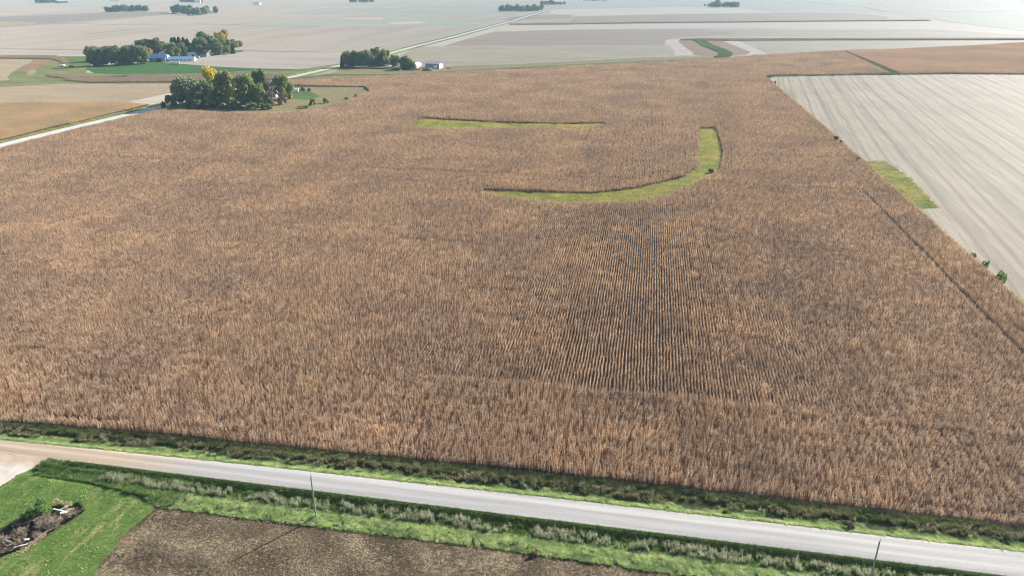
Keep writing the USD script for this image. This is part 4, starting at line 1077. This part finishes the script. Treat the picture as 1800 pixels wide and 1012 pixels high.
# farmstead at the upper left
wb = 'windbreak of trees left of the blue roofed barn'
for i in range(9):
    x = 163 + i * 11.2
    tree(['dark0', 'dark1', 'dark2', 'grey0'][i % 4], x + R.uniform(-2, 2), 116.0 - i * 0.45, 88 + R.uniform(-3, 3) - (3 if i > 3 else 0), f'{ORD[i]} tree from the left in the front row of the windbreak beside the barn', 22, group='front row of the windbreak')
for i in range(8):
    x = 170 + i * 11.5
    tree(['dark1', 'grey1', 'dark0'][i % 3], x + R.uniform(-2, 2), 108 - i * 0.5, 85.5 + R.uniform(-2.5, 2), f'{ORD[i]} tree top from the left in the back row of the windbreak', 20, group='back row of the windbreak')
tree('bare', 192, 105, 85, 'greyish thin tree top behind the windbreak', 16)
tree('dark2', 248, 100, 74, 'dark tree at the left behind the barn, first after the windbreak', 18)
tree('dark0', 258, 99, 73, 'dark tree behind the windbreak\'s right end', 20)
tree('dark1', 276, 99, 71, 'large dome shaped dark tree behind the blue roofed barn', 30)
tree('olive0', 286, 99, 77, 'dark olive tree right behind the white machine shed', 18)
tree('orange', 263, 107, 85, 'orange brown tree between the windbreak and the barn', 14)
tree('olive1', 305, 101, 79, 'green tree just right of the barn, behind the long shed', 26)
tree('dark0', 323, 96.5, 78, 'round dark tree behind the long white shed', 18)
for i, (x, t) in enumerate([(304.5, 69.5), (311, 69), (317, 68.5), (325, 69.5), (332, 71.5)]):
    tree('spruce', x, 91 + (1 if i > 2 else 0), t, ['leftmost dark spruce behind the farmhouse trees', 'second dark spruce from the left above the farmyard', 'tallest dark spruce of the farmyard row', 'fourth dark spruce from the left above the farmyard', 'rightmost dark spruce of the farmyard row'][i], 13)
tree('olive1', 352, 97, 71, 'olive tree over the dark roofed house', 30)
tree('dark1', 360, 91, 60.5, 'tallest green tree of the left farmstead', 26)
tree('grey0', 372, 93, 66, 'grey green tree left of the orange tree', 22)
tree('dark0', 384, 96.5, 72, 'green shade tree on the lawn right of the dark house', 22)
tree('olive0', 398, 95, 72, 'yellowish green tree on the lawn under the orange tree', 20)
tree('orange', 392, 86, 57, 'bright orange yellow tree at the top right of the left farmstead', 25)
tree('dark1', 411, 84, 71, 'low dark tree at the right end of the left farmstead', 18)
tree('dark2', 420, 82.5, 72.5, 'last low dark tree right of the orange tree', 13)
tree('spruce', 409.5, 94.5, 80, 'small dark conifer alone at the right end of the lawn', 8)

# farmstead beyond the corn, beside the road
tree('spruce', 601, 118.5, 99.8, 'narrow dark conifer at the left end of the roadside grove', 7)
tree('dark0', 612, 117.5, 93.5, 'dark tree next to the narrow conifer in the roadside grove', 18)
tree('dark1', 622, 117.5, 93, 'second broad dark tree right of the narrow conifer', 18)
tree('dark2', 633, 118, 93.5, 'tall dark tree in the left middle of the roadside grove', 16)
tree('grey0', 644, 118.5, 92.5, 'grey green tree in the middle of the roadside grove', 20)
tree('dark0', 653, 118, 95, 'dark tree left of the hidden house in the roadside grove', 16)
tree('dark1', 662, 112, 87, 'tallest dark tree at the back of the roadside grove', 26)
tree('olive0', 678, 116, 90.5, 'yellow green tree right of the tallest tree in the roadside grove', 20)
tree('dark2', 669, 117, 97, 'dark tree in front of the tallest tree of the roadside grove', 14)
tree('dark0', 695, 118, 99.5, 'round dark tree in the right half of the roadside grove', 20)
tree('dark1', 713, 122, 101, 'broad dark tree at the right end of the roadside grove', 24)
tree('dark2', 722, 122.5, 104, 'last dark tree beside the white round roofed shed', 14)
x, y, r = in_poly(strip([(600, 120), (640, 120.5), (700, 122.5), (728, 124)], 1.6), 0.8, 90)
grass('hedge_growth', bank, x, y, r, 1.2, 1.9, label='dark hedge along the front of the roadside grove', cat='hedge')

# far groves
def grove(xa, xb, base_a, base_b, h, n, w, label, seed, kinds_=('dark0', 'dark1', 'dark2', 'grey0')):
    r = random.Random(seed)
    for i in range(n):
        t = (i + 0.5) / n
        x = xa + (xb - xa) * t + r.uniform(-0.3, 0.3) * (xb - xa) / n
        b = base_a + (base_b - base_a) * t - r.uniform(0, 0.25) * h * 0.3
        tree(kinds_[r.randrange(len(kinds_))], x, b, b - h * r.uniform(0.75, 1.1), ORD[i] + ' from the left: ' + label, w * r.uniform(0.85, 1.2), group=label)


grove(187, 261, 22.5, 20.5, 10, 14, 8.5, 'bluish tree, long clump near the upper left skyline', 1)
grove(302, 340, 24.5, 25, 14, 7, 11, 'bluish tree, left part, clump by the far shed', 2)
grove(330, 368, 28.5, 26.5, 12, 7, 10, 'bluish tree, front right part, clump by the far shed', 3)
tree('dark0', 380, 23.5, 13, 'lone round tree right of the far white shed', 8.5)
grove(64, 98, 6.2, 5.5, 7.5, 7, 7, 'pale blue tree, hazy clump at the top left', 4)
grove(96, 120, 6.0, 5.8, 3.5, 4, 5, 'tiny blue bush trailing right of the top left clump', 5)
grove(315, 345, 5.0, 5.0, 8, 7, 6, 'pale blue tree, clump behind the far white farm', 6)
tree('dark1', 354, 5.0, 1, 'tiny lone pale blue tree right of the far white farm', 6)
grove(615, 658, 4.8, 4.6, 8, 9, 6, 'pale blue tree, small clump at the top left of centre', 7)
grove(878, 912, 21, 20.5, 10.5, 6, 8.5, 'bluish tree, left half of the row by the road bend', 8)
grove(912, 946, 21.0, 20.0, 10, 6, 8, 'bluish tree, right half of the row by the road bend', 9)
tree('grey0', 952, 19, 9.5, 'pale greyish tree nearest the far road bend', 8)
grove(951, 975, 9.0, 8.8, 7.5, 5, 7, 'blue hazy tree, clump above the far road bend', 10)
grove(974, 994, 9.0, 8.6, 4.5, 4, 5, 'low blue tree, right tail of the far road clump', 11)
grove(1024, 1068, 2.0, 1.5, 6, 7, 7, 'pale blue tree, clump at the far road end', 12)
grove(1250, 1298, 13.2, 13, 8, 8, 8, 'blue tree, lone clump in the right far fields', 13)
tree('dark0', 1262, 13, 2, 'largest blue tree of the right far clump', 13)
tree('dark2', 1239, 11, 8, 'first tiny round tree left of the right far clump', 3.5)
tree('dark0', 1246, 12, 7.5, 'second small round tree left of the right far clump', 5)
tree('dark1', 1293, 13, 5, 'rounded blue tree at the right end of the right far clump', 8)
grove(195, 210, 1.5, 1.5, 3, 3, 5, 'faint blue tree at the very top', 14)

# bushes along the corn's right edge, by the lane and in the waterway
for k, x, b, t, w, lb in [('greenbush', 1757, 493, 475, 20, 'largest green bush on the right edge of the corn by the stubble'), ('greenbush', 1732, 468, 456, 13, 'second green bush up from the largest one on the corn edge'),
                          ('greenbush', 1710, 452, 443, 11, 'small green bush third up the right edge of the corn'), ('bush0', 1508, 284, 275, 8, 'small dark bush just above the green patch on the corn edge'),
                          ('bush1', 1478, 255, 246.5, 9, 'dark bush lower of the close pair on the corn edge'), ('bush1', 1469, 249, 239, 11, 'dark bush upper of the close pair on the corn edge'),
                          ('bush0', 1406, 192, 186, 7, 'small dark bush high on the right edge of the corn'), ('bush0', 1352, 139, 132, 8, 'dark bush at the top corner of the corn and stubble'),
                          ('bush0', 1362, 147, 142, 5, 'tiny dark bush just below the top corner of the corn'), ('bush0', 1530, 112, 107.5, 7, 'dark bush halfway along the fence line between the corn fields'),
                          ('bush0', 1249, 304, 295, 10, 'dark bush standing in the grass of the J shaped gap')]:
    tree(k, x, b, t, lb, w, 'bush')
tree('strawbush', 941, 974, 959, 'straw coloured clump at the edge of the bright grass and tilled soil', 13, 'weeds', 'weed_clump')
tree('oliveb', 1275, 900, 888, 'small yellow green weed clump beside the far shoulder of the road', 12, 'weeds', 'weed_clump')
tree('twigbush', 1491, 926, 908, 'grey leafless bush between the road and the corn at the right', 22, 'bush')

# ------------------------------------------------------------------ buildings
def gable(name, x, y, L, W, hw, hr, rz, label, cat, wall='white_wall', roof='grey_roof', doors=(), windows=(), curved=False, over=0.35, chimney=False):
    """A shed or house with its ridge along its own x. doors/windows: (side, along, width, bottom, height, material)."""
    p = P(x, y)
    o = xform(name, (p[0], p[1], 0), rz, label=label, cat=cat)
    path = str(o.GetPath())
    if curved:
        a = np.linspace(0, math.pi, 13)
        prof = [(-W / 2 * math.cos(t), hw + hr * math.sin(t)) for t in a]
    else:
        prof = [(-W / 2, hw), (0, hw + hr), (W / 2, hw)]
    ring = [(-W / 2, 0)] + prof + [(W / 2, 0)]
    n = len(ring)
    v = [(-L / 2, a, b) for a, b in ring] + [(L / 2, a, b) for a, b in ring]
    f = [[k, k + 1, n + k + 1, n + k] for k in (0, n - 2)]
    b = MB().add(v, f)
    b.add(v[:n], [[0, k + 1, k] for k in range(1, n - 1)]); b.add(v[n:], [[0, k, k + 1] for k in range(1, n - 1)])
    mesh('wall', b.out, wall, path)
    rb = MB()
    th = 0.14
    k_ = (1 + 2 * over / W)
    pr = [(a * k_, z + 0.02 if 0 < i < len(prof) - 1 else (z + 0.02 - (over * 2 * hr / W if not curved else 0.0))) for i, (a, z) in enumerate(prof)]
    m = len(pr)
    top = [(-L / 2 - over, a, z + th) for a, z in pr] + [(L / 2 + over, a, z + th) for a, z in pr]
    bot = [(-L / 2 - over, a, z + 0.01) for a, z in pr] + [(L / 2 + over, a, z + 0.01) for a, z in pr]
    rb.add(top, [[k, k + m, k + m + 1, k + 1] for k in range(m - 1)])
    rb.add(bot, [[k, k + 1, k + m + 1, k + m] for k in range(m - 1)])
    for e in (0, m):
        rb.add([top[e + k] for k in range(m)] + [bot[e + k] for k in range(m)], [[k, k + 1, m + k + 1, m + k] for k in range(m - 1)])
    for k in (0, m - 1):
        rb.add([top[k], top[k + m], bot[k + m], bot[k]], [[0, 1, 2, 3]])
    mesh('roof', rb.out, roof, path)
    for kind_, items in (('door', doors), ('window', windows)):
        for side, al, w, z0, h, mt in items:
            bb = MB()
            if side in 'ns':
                yy = (W / 2 + 0.04) * (1 if side == 'n' else -1)
                bb.box((al, yy, z0 + h / 2), (w, 0.09, h))
            else:
                xx = (L / 2 + 0.04) * (1 if side == 'e' else -1)
                bb.box((xx, al, z0 + h / 2), (0.09, w, h))
            mesh(kind_, bb.out, mt, path)
    if chimney:
        mesh('chimney', MB().box((L * 0.15, 0.3, hw + hr + 0.3), (0.7, 0.7, 1.6)).out, 'concrete', path)
    return o


gable('barn', 280.5, 108, 18, 12, 4.0, 4.2, 12, 'barn with a blue metal roof and dark front beside the windbreak', 'barn', 'blue_siding', 'blue_roof', doors=[('s', 2, 5, 0.1, 4.0, 'dark_gap'), ('e', 0, 4.5, 0.1, 4.2, 'white_metal')], windows=[('s', -6, 1.4, 1.6, 1.2, 'glass_dark')])
gable('silo_shed', 292, 107.8, 6.5, 8, 4.2, 2.6, 12, 'white round roofed lean-to at the right end of the blue roofed barn', 'shed', 'white_metal', 'white_metal', curved=True, doors=[('s', 0, 2.4, 0.1, 3, 'blue_siding')])
gable('machine_shed', 294, 100, 18, 11, 4.4, 2.8, -25, 'white machine shed with open front behind the blue roofed barn', 'shed', 'white_wall', 'white_metal', doors=[('s', -3, 4.5, 0.1, 3.6, 'dark_gap'), ('s', 4, 4.5, 0.1, 3.6, 'dark_gap')])
gable('long_shed', 321, 107.5, 28, 9, 2.7, 2.1, 17, 'long low white shed with a blue metal roof at the hay field edge', 'shed', 'white_wall', 'blue_roof', doors=[('w', 0, 5.0, 0.1, 3.0, 'blue_siding')], windows=[('s', q, 1.3, 1.3, 1.0, 'glass_dark') for q in (-9, -4.5, 0, 4.5, 9)])
gable('garage', 337, 100, 9, 7, 2.8, 2.3, 60, 'small white garage with a dark roof right of the long shed', 'shed', 'white_wall', 'dark_roof', doors=[('s', 0, 3, 0.1, 2.4, 'dark_gap')])
gable('house', 357, 99, 15, 9, 3.2, 2.6, 0, 'low dark roofed house under the olive tree of the left farmstead', 'house', 'blue_siding', 'dark_roof', doors=[('s', 1, 1.1, 0.1, 2.1, 'white_wall')], windows=[('s', q, 1.5, 1.1, 1.2, 'glass_dark') for q in (-5, -2, 4.5)], chimney=True)
gable('house', 333, 87.5, 12, 8, 4.5, 3, 20, 'white house half hidden behind the spruces of the left farmstead', 'house', 'white_wall', 'dark_roof', windows=[('s', q, 1.2, 2.2, 1.4, 'glass_dark') for q in (-3, 0, 3)], chimney=True)
gable('house', 477, 170, 10, 7, 3.6, 2.6, 8, 'white house hidden among the trees of the near grove', 'house', 'white_wall', 'grey_roof', doors=[('s', -1, 1.0, 0.1, 2.1, 'dark_gap')], windows=[('s', q, 1.1, 1.2, 1.3, 'glass_dark') for q in (-3.2, 1.4, 3.4)], chimney=True)
gable('garden_shed', 416, 176, 6, 4.5, 2.4, 1.2, 30, 'small white roofed shed showing in the gap of the near grove', 'shed', 'white_wall', 'white_metal', doors=[('s', 0, 1.4, 0.1, 2.0, 'dark_gap')])
gable('outhouse', 510.5, 173.5, 2.2, 2.6, 3.2, 1.0, 0, 'small red brown outbuilding at the right end of the near grove', 'shed', 'red_paint', 'grey_roof', doors=[('s', 0, 0.8, 0.1, 1.8, 'dark_gap')])
gable('house', 668, 115.5, 12, 9, 4.6, 3.4, 0, 'blue grey house hidden in the roadside grove', 'house', 'blue_siding', 'dark_roof', windows=[('s', q, 1.2, 1.6, 1.4, 'glass_dark') for q in (-3.5, 0, 3.5)], chimney=True)
gable('round_roof_shed', 731, 120, 11, 7.5, 2.6, 3.0, 80, 'white round roofed shed at the right end of the roadside grove', 'shed', 'white_metal', 'white_metal', curved=True, doors=[('w', 0, 3.4, 0.1, 3.0, 'dark_gap')])
gable('pole_shed', 763.5, 120.2, 15.5, 11, 5.0, 2.0, -8, 'blue grey metal shed with a white end standing alone behind the corn', 'shed', 'blue_siding', 'grey_roof', doors=[('s', 3.6, 3.6, 0.1, 3.4, 'white_metal'), ('e', 0, 10.6, 0.05, 4.9, 'white_metal')])
gable('far_shed', 371.5, 23.0, 22, 15, 6, 6, 35, 'white shed beside the bluish clump at the upper left', 'shed', 'white_wall', 'white_metal')
gable('far_farmhouse', 348, 5.2, 22, 14, 6, 6, 20, 'white farm building in the clump at the top left skyline', 'house', 'white_wall', 'white_metal')
gable('far_shed', 452, 8.5, 26, 14, 5, 4, 0, 'tiny white shed alone in the far upper left fields', 'shed', 'white_wall', 'white_metal')

# ------------------------------------------------------------------ vehicles and farm things
def car_kind(name, paint, pickup=False):
    path = kind(name)
    b = MB()
    prof = [(-2.3, 0.35), (2.3, 0.35), (2.35, 0.75), (2.2, 0.98), (-2.3, 1.02), (-2.38, 0.7)]
    def ext(pts, w):
        n = len(pts)
        v = [(a, -w / 2, z) for a, z in pts] + [(a, w / 2, z) for a, z in pts]
        f = [[k, (k + 1) % n, n + (k + 1) % n, n + k] for k in range(n)]
        m = MB().add(v, f)
        m.add(v[:n], [[0, k + 1, k] for k in range(1, n - 1)]); m.add(v[n:], [[0, k, k + 1] for k in range(1, n - 1)])
        return m.out
    cab = [(-0.3, 0.99), (1.35, 0.99), (0.75, 1.62), (-0.1, 1.65)] if pickup else [(-1.9, 1.0), (1.4, 0.99), (0.7, 1.52), (-1.3, 1.55)]
    usdkit.mesh(stage, path + '/body', ext(prof, 1.85), '/World/Looks/' + paint)
    usdkit.mesh(stage, path + '/cabin', ext(cab, 1.6), '/World/Looks/glass_dark')
    usdkit.mesh(stage, path + '/roof', MB().box((sum(c[0] for c in cab[2:]) / 2, 0, 1.66), (abs(cab[2][0] - cab[3][0]) + 0.2, 1.5, 0.06)).out, '/World/Looks/' + paint)
    for k, (sx, sy) in enumerate(((1.45, 0.85), (1.45, -0.85), (-1.45, 0.85), (-1.45, -0.85))):
        c = trimesh.creation.cylinder(0.36, 0.24, sections=14); c.apply_transform(trimesh.transformations.rotation_matrix(math.pi / 2, [1, 0, 0])); c.apply_translation((sx, sy, 0.36))
        usdkit.mesh(stage, path + '/wheel' + (f'_{k:03d}' if k else ''), (c.vertices, c.faces), '/World/Looks/rubber', 30)
    return path


K['car'] = car_kind('white_car', 'white_metal'); K['pickup'] = car_kind('white_pickup', 'white_metal', True); K['redcar'] = car_kind('red_car', 'red_paint')


def thing_at(k, name, x, y, rz, label, cat, s=1.0):
    p = P(x, y)
    return place(K[k], name, (p[0], p[1], 0), rz, (s, s, s), label=label, cat=cat)


thing_at('car', 'parked_car', 398, 96.5, 20, 'white car parked on the lawn at the right end of the left farmstead', 'car', 1.15)
thing_at('pickup', 'parked_pickup', 347, 101.5, 10, 'white pickup parked before the dark roofed house', 'pickup', 1.15)
thing_at('pickup', 'parked_pickup', 362, 100.5, 5, 'white pickup at the right corner of the dark roofed house', 'pickup')
thing_at('car', 'parked_car', 693, 118, 10, 'white car left of two beside the roadside grove', 'car', 1.2)
thing_at('pickup', 'parked_pickup', 700, 119.5, -15, 'white pickup under the round dark tree of the roadside grove', 'pickup', 1.3)
thing_at('car', 'parked_car', 705, 125, 60, 'small white car at the front of the roadside grove', 'car', 0.9)
thing_at('redcar', 'parked_car', 126, 117.5, 5, 'red and white car parked by the creek left of the windbreak', 'car', 1.1)


def wagon(name, x, y, rz, L, W, h, m, label, cat, z0=0.7):
    p = P(x, y)
    o = xform(name, (p[0], p[1], 0), rz, label=label, cat=cat)
    q = str(o.GetPath())
    b = MB()
    v = [(-L / 2, -W / 2, z0), (L / 2, -W / 2, z0), (L / 2, W / 2, z0), (-L / 2, W / 2, z0), (-L / 2 - .1, -W / 2 - .15, z0 + h), (L / 2 + .1, -W / 2 - .15, z0 + h), (L / 2 + .1, W / 2 + .15, z0 + h), (-L / 2 - .1, W / 2 + .15, z0 + h)]
    b.add(v, [[0, 3, 2, 1], [4, 5, 6, 7], [0, 1, 5, 4], [1, 2, 6, 5], [2, 3, 7, 6], [3, 0, 4, 7]])
    mesh('body', b.out, m, q)
    for sx in (-0.3, 0.3):
        for sy in (-1, 1):
            c = trimesh.creation.cylinder(0.4, 0.25, sections=12); c.apply_transform(trimesh.transformations.rotation_matrix(math.pi / 2, [1, 0, 0])); c.apply_translation((sx * L, sy * (W / 2 - .1), 0.4))
            mesh('wheel', (c.vertices, c.faces), 'rubber', q)
    mesh('drawbar', MB().tube([(L / 2, 0, 0.6), (L / 2 + 1.5, 0, 0.35)], 0.06, 6).out, 'steel', q)
    return o


wagon('white_trailer', 518, 163, 15, 6.5, 2.4, 2.3, 'white_metal', 'white box trailer on the yard grass at the right end of the near grove', 'trailer')
wagon('farm_wagon', 308, 113.5, 25, 9, 3, 2.0, 'white_metal', 'white wagon standing before the long shed at the hay field edge', 'wagon')
wagon('flat_trailer', 744.5, 119.8, 4, 9, 2.6, 0.9, 'white_metal', 'low white trailer between the two sheds behind the corn', 'trailer')
wagon('seed_wagon', 110, 117.3, 10, 4.5, 3, 1.6, 'white_metal', 'white bin wagon at the creek bend left of the windbreak', 'wagon')
wagon('yellow_spreader', 736.5, 123.2, 8, 4.5, 2.4, 1.0, 'yellow_paint', 'yellow spreader on the grass left of the earth heap', 'spreader')
wagon('disc_implement', 790, 120.5, -10, 5, 3, 0.5, 'steel', 'grey implement parked on the grass right of the blue grey shed', 'implement')

hp = P(753.5, 124.5)
g_ = np.linspace(-1, 1, 25)
HX, HY = np.meshgrid(g_, g_)
rr = np.sqrt(HX ** 2 + HY ** 2)
HZ = 3.6 * np.clip(1 - rr, 0, 1) ** 0.9 * (0.75 + 0.5 * nz(HX, HY, 3, 81)) - 0.05
w = 25; i = (np.arange(w - 1)[:, None] * w + np.arange(w - 1)[None, :]).ravel()
mesh('earth_heap', (np.stack([hp[0] + HX.ravel() * 7.5, hp[1] + HY.ravel() * 6, HZ.ravel()], 1), np.stack([i, i + 1, i + w + 1, i + w], 1)), 'dirt_heap', smooth=True, label='brown heap of earth in front of the blue grey shed', cat='heap')

# ------------------------------------------------------------------ power poles
for x, y, lb, ht in ((-51.8, 94.2, 'grey wooden power pole on the bright verge at the lower left of centre', 8.7), (38.6, 95.2, 'grey wooden power pole cut off by the bottom edge at the right', 8.7)):
    z = float(ground_h(x, y))
    o = xform('power_pole', (x, y, z), 0, label=lb, cat='pole')
    q = str(o.GetPath())
    mesh('pole', MB().tube([(0, 0, -0.3), (0.0, 0, ht * 0.5), (0.0, 0, ht)], [0.145, 0.125, 0.105], 12).out, 'pole_wood', q, smooth=40)
    mesh('pole_pin', MB().tube([(0.07, 0, ht - 0.25), (0.07, 0, ht + 0.4)], [0.035, 0.03], 8).out, 'steel', q)
    mesh('insulator', MB().tube([(0.07, 0, ht + 0.36), (0.07, 0, ht + 0.44), (0.07, 0, ht + 0.52)], [0.05, 0.07, 0.04], 10).out, 'steel', q)

# ------------------------------------------------------------------ the old foundation with brush and boards
K['deadbrush'] = kind('dead_brush')
def brush_mesh(seed, n=46, h=1.5):
    r = random.Random(seed)
    b = MB()
    for k in range(n):
        a = r.uniform(0, 6.28); s = r.uniform(0.5, 1.0) * h
        d = r.uniform(0.15, 0.8) * s
        x0, y0 = r.uniform(-0.3, 0.3), r.uniform(-0.3, 0.3)
        p1 = np.array([x0 + d * 0.4 * math.cos(a), y0 + d * 0.4 * math.sin(a), s * 0.55]); p2 = np.array([x0 + d * math.cos(a), y0 + d * math.sin(a), s * r.uniform(0.8, 1.0)])
        b.tube([(x0, y0, -0.1), p1, p2], [0.03, 0.02, 0.008], 3, cap=False)
        for j in range(3):
            a2 = a + r.gauss(0, 1.0); l = r.uniform(0.2, 0.5)
            t = r.random(); c = p1 * (1 - t) + p2 * t
            b.tube([c, c + np.array([l * math.cos(a2), l * math.sin(a2), l * 0.5])], [0.014, 0.005], 3, cap=False)
        for j in range(2):
            blade(b, p2 - (0, 0, 0.1 * j), r.uniform(0, 6.28), [(0, 0), (0.08, 0.02), (0.16, -0.08)], 0.09)
    return b.out
leaf_mesh(K['deadbrush'] + '/branches', brush_mesh(5), 'twig')
K['deadbrush2'] = kind('dead_brush_wide')
leaf_mesh(K['deadbrush2'] + '/branches', brush_mesh(6, 60, 1.2), 'twig')
pr_ = random.Random(4)
inner_pit = PIT.buffer(-0.8)
c = 0
while c < 34:
    x, y = pr_.uniform(-108, -92), pr_.uniform(73, 90.5)
    if not inner_pit.contains(Point(x, y)) or math.hypot(x - P(110, 899)[0], y - P(110, 899)[1]) < 2.3:
        continue
    c += 1
    s = pr_.uniform(0.8, 1.5)
    place(K['deadbrush' if c % 2 else 'deadbrush2'], 'dead_brush', (x, y, -0.55), pr_.uniform(0, 360), (s, s, s * pr_.uniform(0.8, 1.2)), label='grey brown leafless brush filling the old foundation pit in the lawn', cat='brush', group='dead brush in the foundation pit')
tree('greenbush', 70, 903, 876, 'green bush at the upper edge of the foundation pit, shading the lawn', 36, 'bush')
tree('greenbush', 48, 912, 894, 'lower green bush left of the first at the foundation pit', 22, 'bush')
rim_line = LineString([P(38, 972), P(78, 938), P(122, 896), P(120, 884), P(95, 880)]).buffer(0.55)
x, y, r = in_poly(rim_line, 7.0, 95)
grass('dry_grass', [('grass_tuft', tuft(96 + k, 20, 0.30, 0.25, 0.035, 0.8), 'straw') for k in range(3)], x, y, r, 0.6, 1.3, label='dry tan grass fringing the foundation pit in the lawn', cat='grass')
# white boards, a panel and the remains of concrete edge
def board(x, y, z, L, W, T, rz, tilt, label, m='white_board', name='white_board'):
    p = P(x, y)
    o = xform(name, (p[0], p[1], z), rz, label=label, cat='board')
    b = trimesh.creation.box((L, W, T)); b.apply_transform(trimesh.transformations.rotation_matrix(math.radians(tilt), [0, 1, 0]))
    mesh('plank', (b.vertices, b.faces), m, str(o.GetPath()))
board(104, 899, 0.45, 2.2, 0.22, 0.06, 0, 4, 'white board lying across the right end of the foundation pit')
board(113, 896, 0.50, 1.7, 0.2, 0.06, 50, -6, 'white board slanting up along the right edge of the foundation pit')
board(113, 903, 0.42, 1.1, 0.55, 0.05, 40, 8, 'broad white panel piece at the right corner of the foundation pit')
board(20, 958, 0.75, 2.8, 0.35, 0.10, -12, 5, 'grey weathered board lying on the brush at the lower left', 'concrete', 'grey_board')
board(36, 961, 0.30, 2.2, 0.22, 0.08, 40, 3, 'narrow pale board along the lower edge of the foundation pit')
board(48, 949, 0.25, 0.7, 0.45, 0.06, 30, 10, 'small white scrap beside the lower edge of the foundation pit')
for (xa, ya), (xb, yb), lb in (((38, 972), (78, 935), 'crumbling concrete edge along the lower side of the foundation pit'), ((80, 933), (122, 893), 'crumbling concrete edge along the right side of the foundation pit')):
    a, b_ = P(xa, ya), P(xb, yb)
    L = float(np.hypot(*(b_ - a))); m_ = (a + b_) / 2
    nseg = 14
    bb = MB()
    pts = [(L * (k / nseg - 0.5), R.gauss(0, 0.06), 0.02 + R.uniform(-0.05, 0.06)) for k in range(nseg + 1)]
    bb.tube(pts, [0.10 + R.uniform(-0.04, 0.04) for _ in pts], 6)
    o = xform('foundation_edge', (m_[0], m_[1], 0), math.degrees(math.atan2(*(b_ - a)[::-1])), label=lb, cat='foundation')
    mesh('kerb', bb.out, 'concrete', str(o.GetPath()))

print('corn chunks', N_CORN)
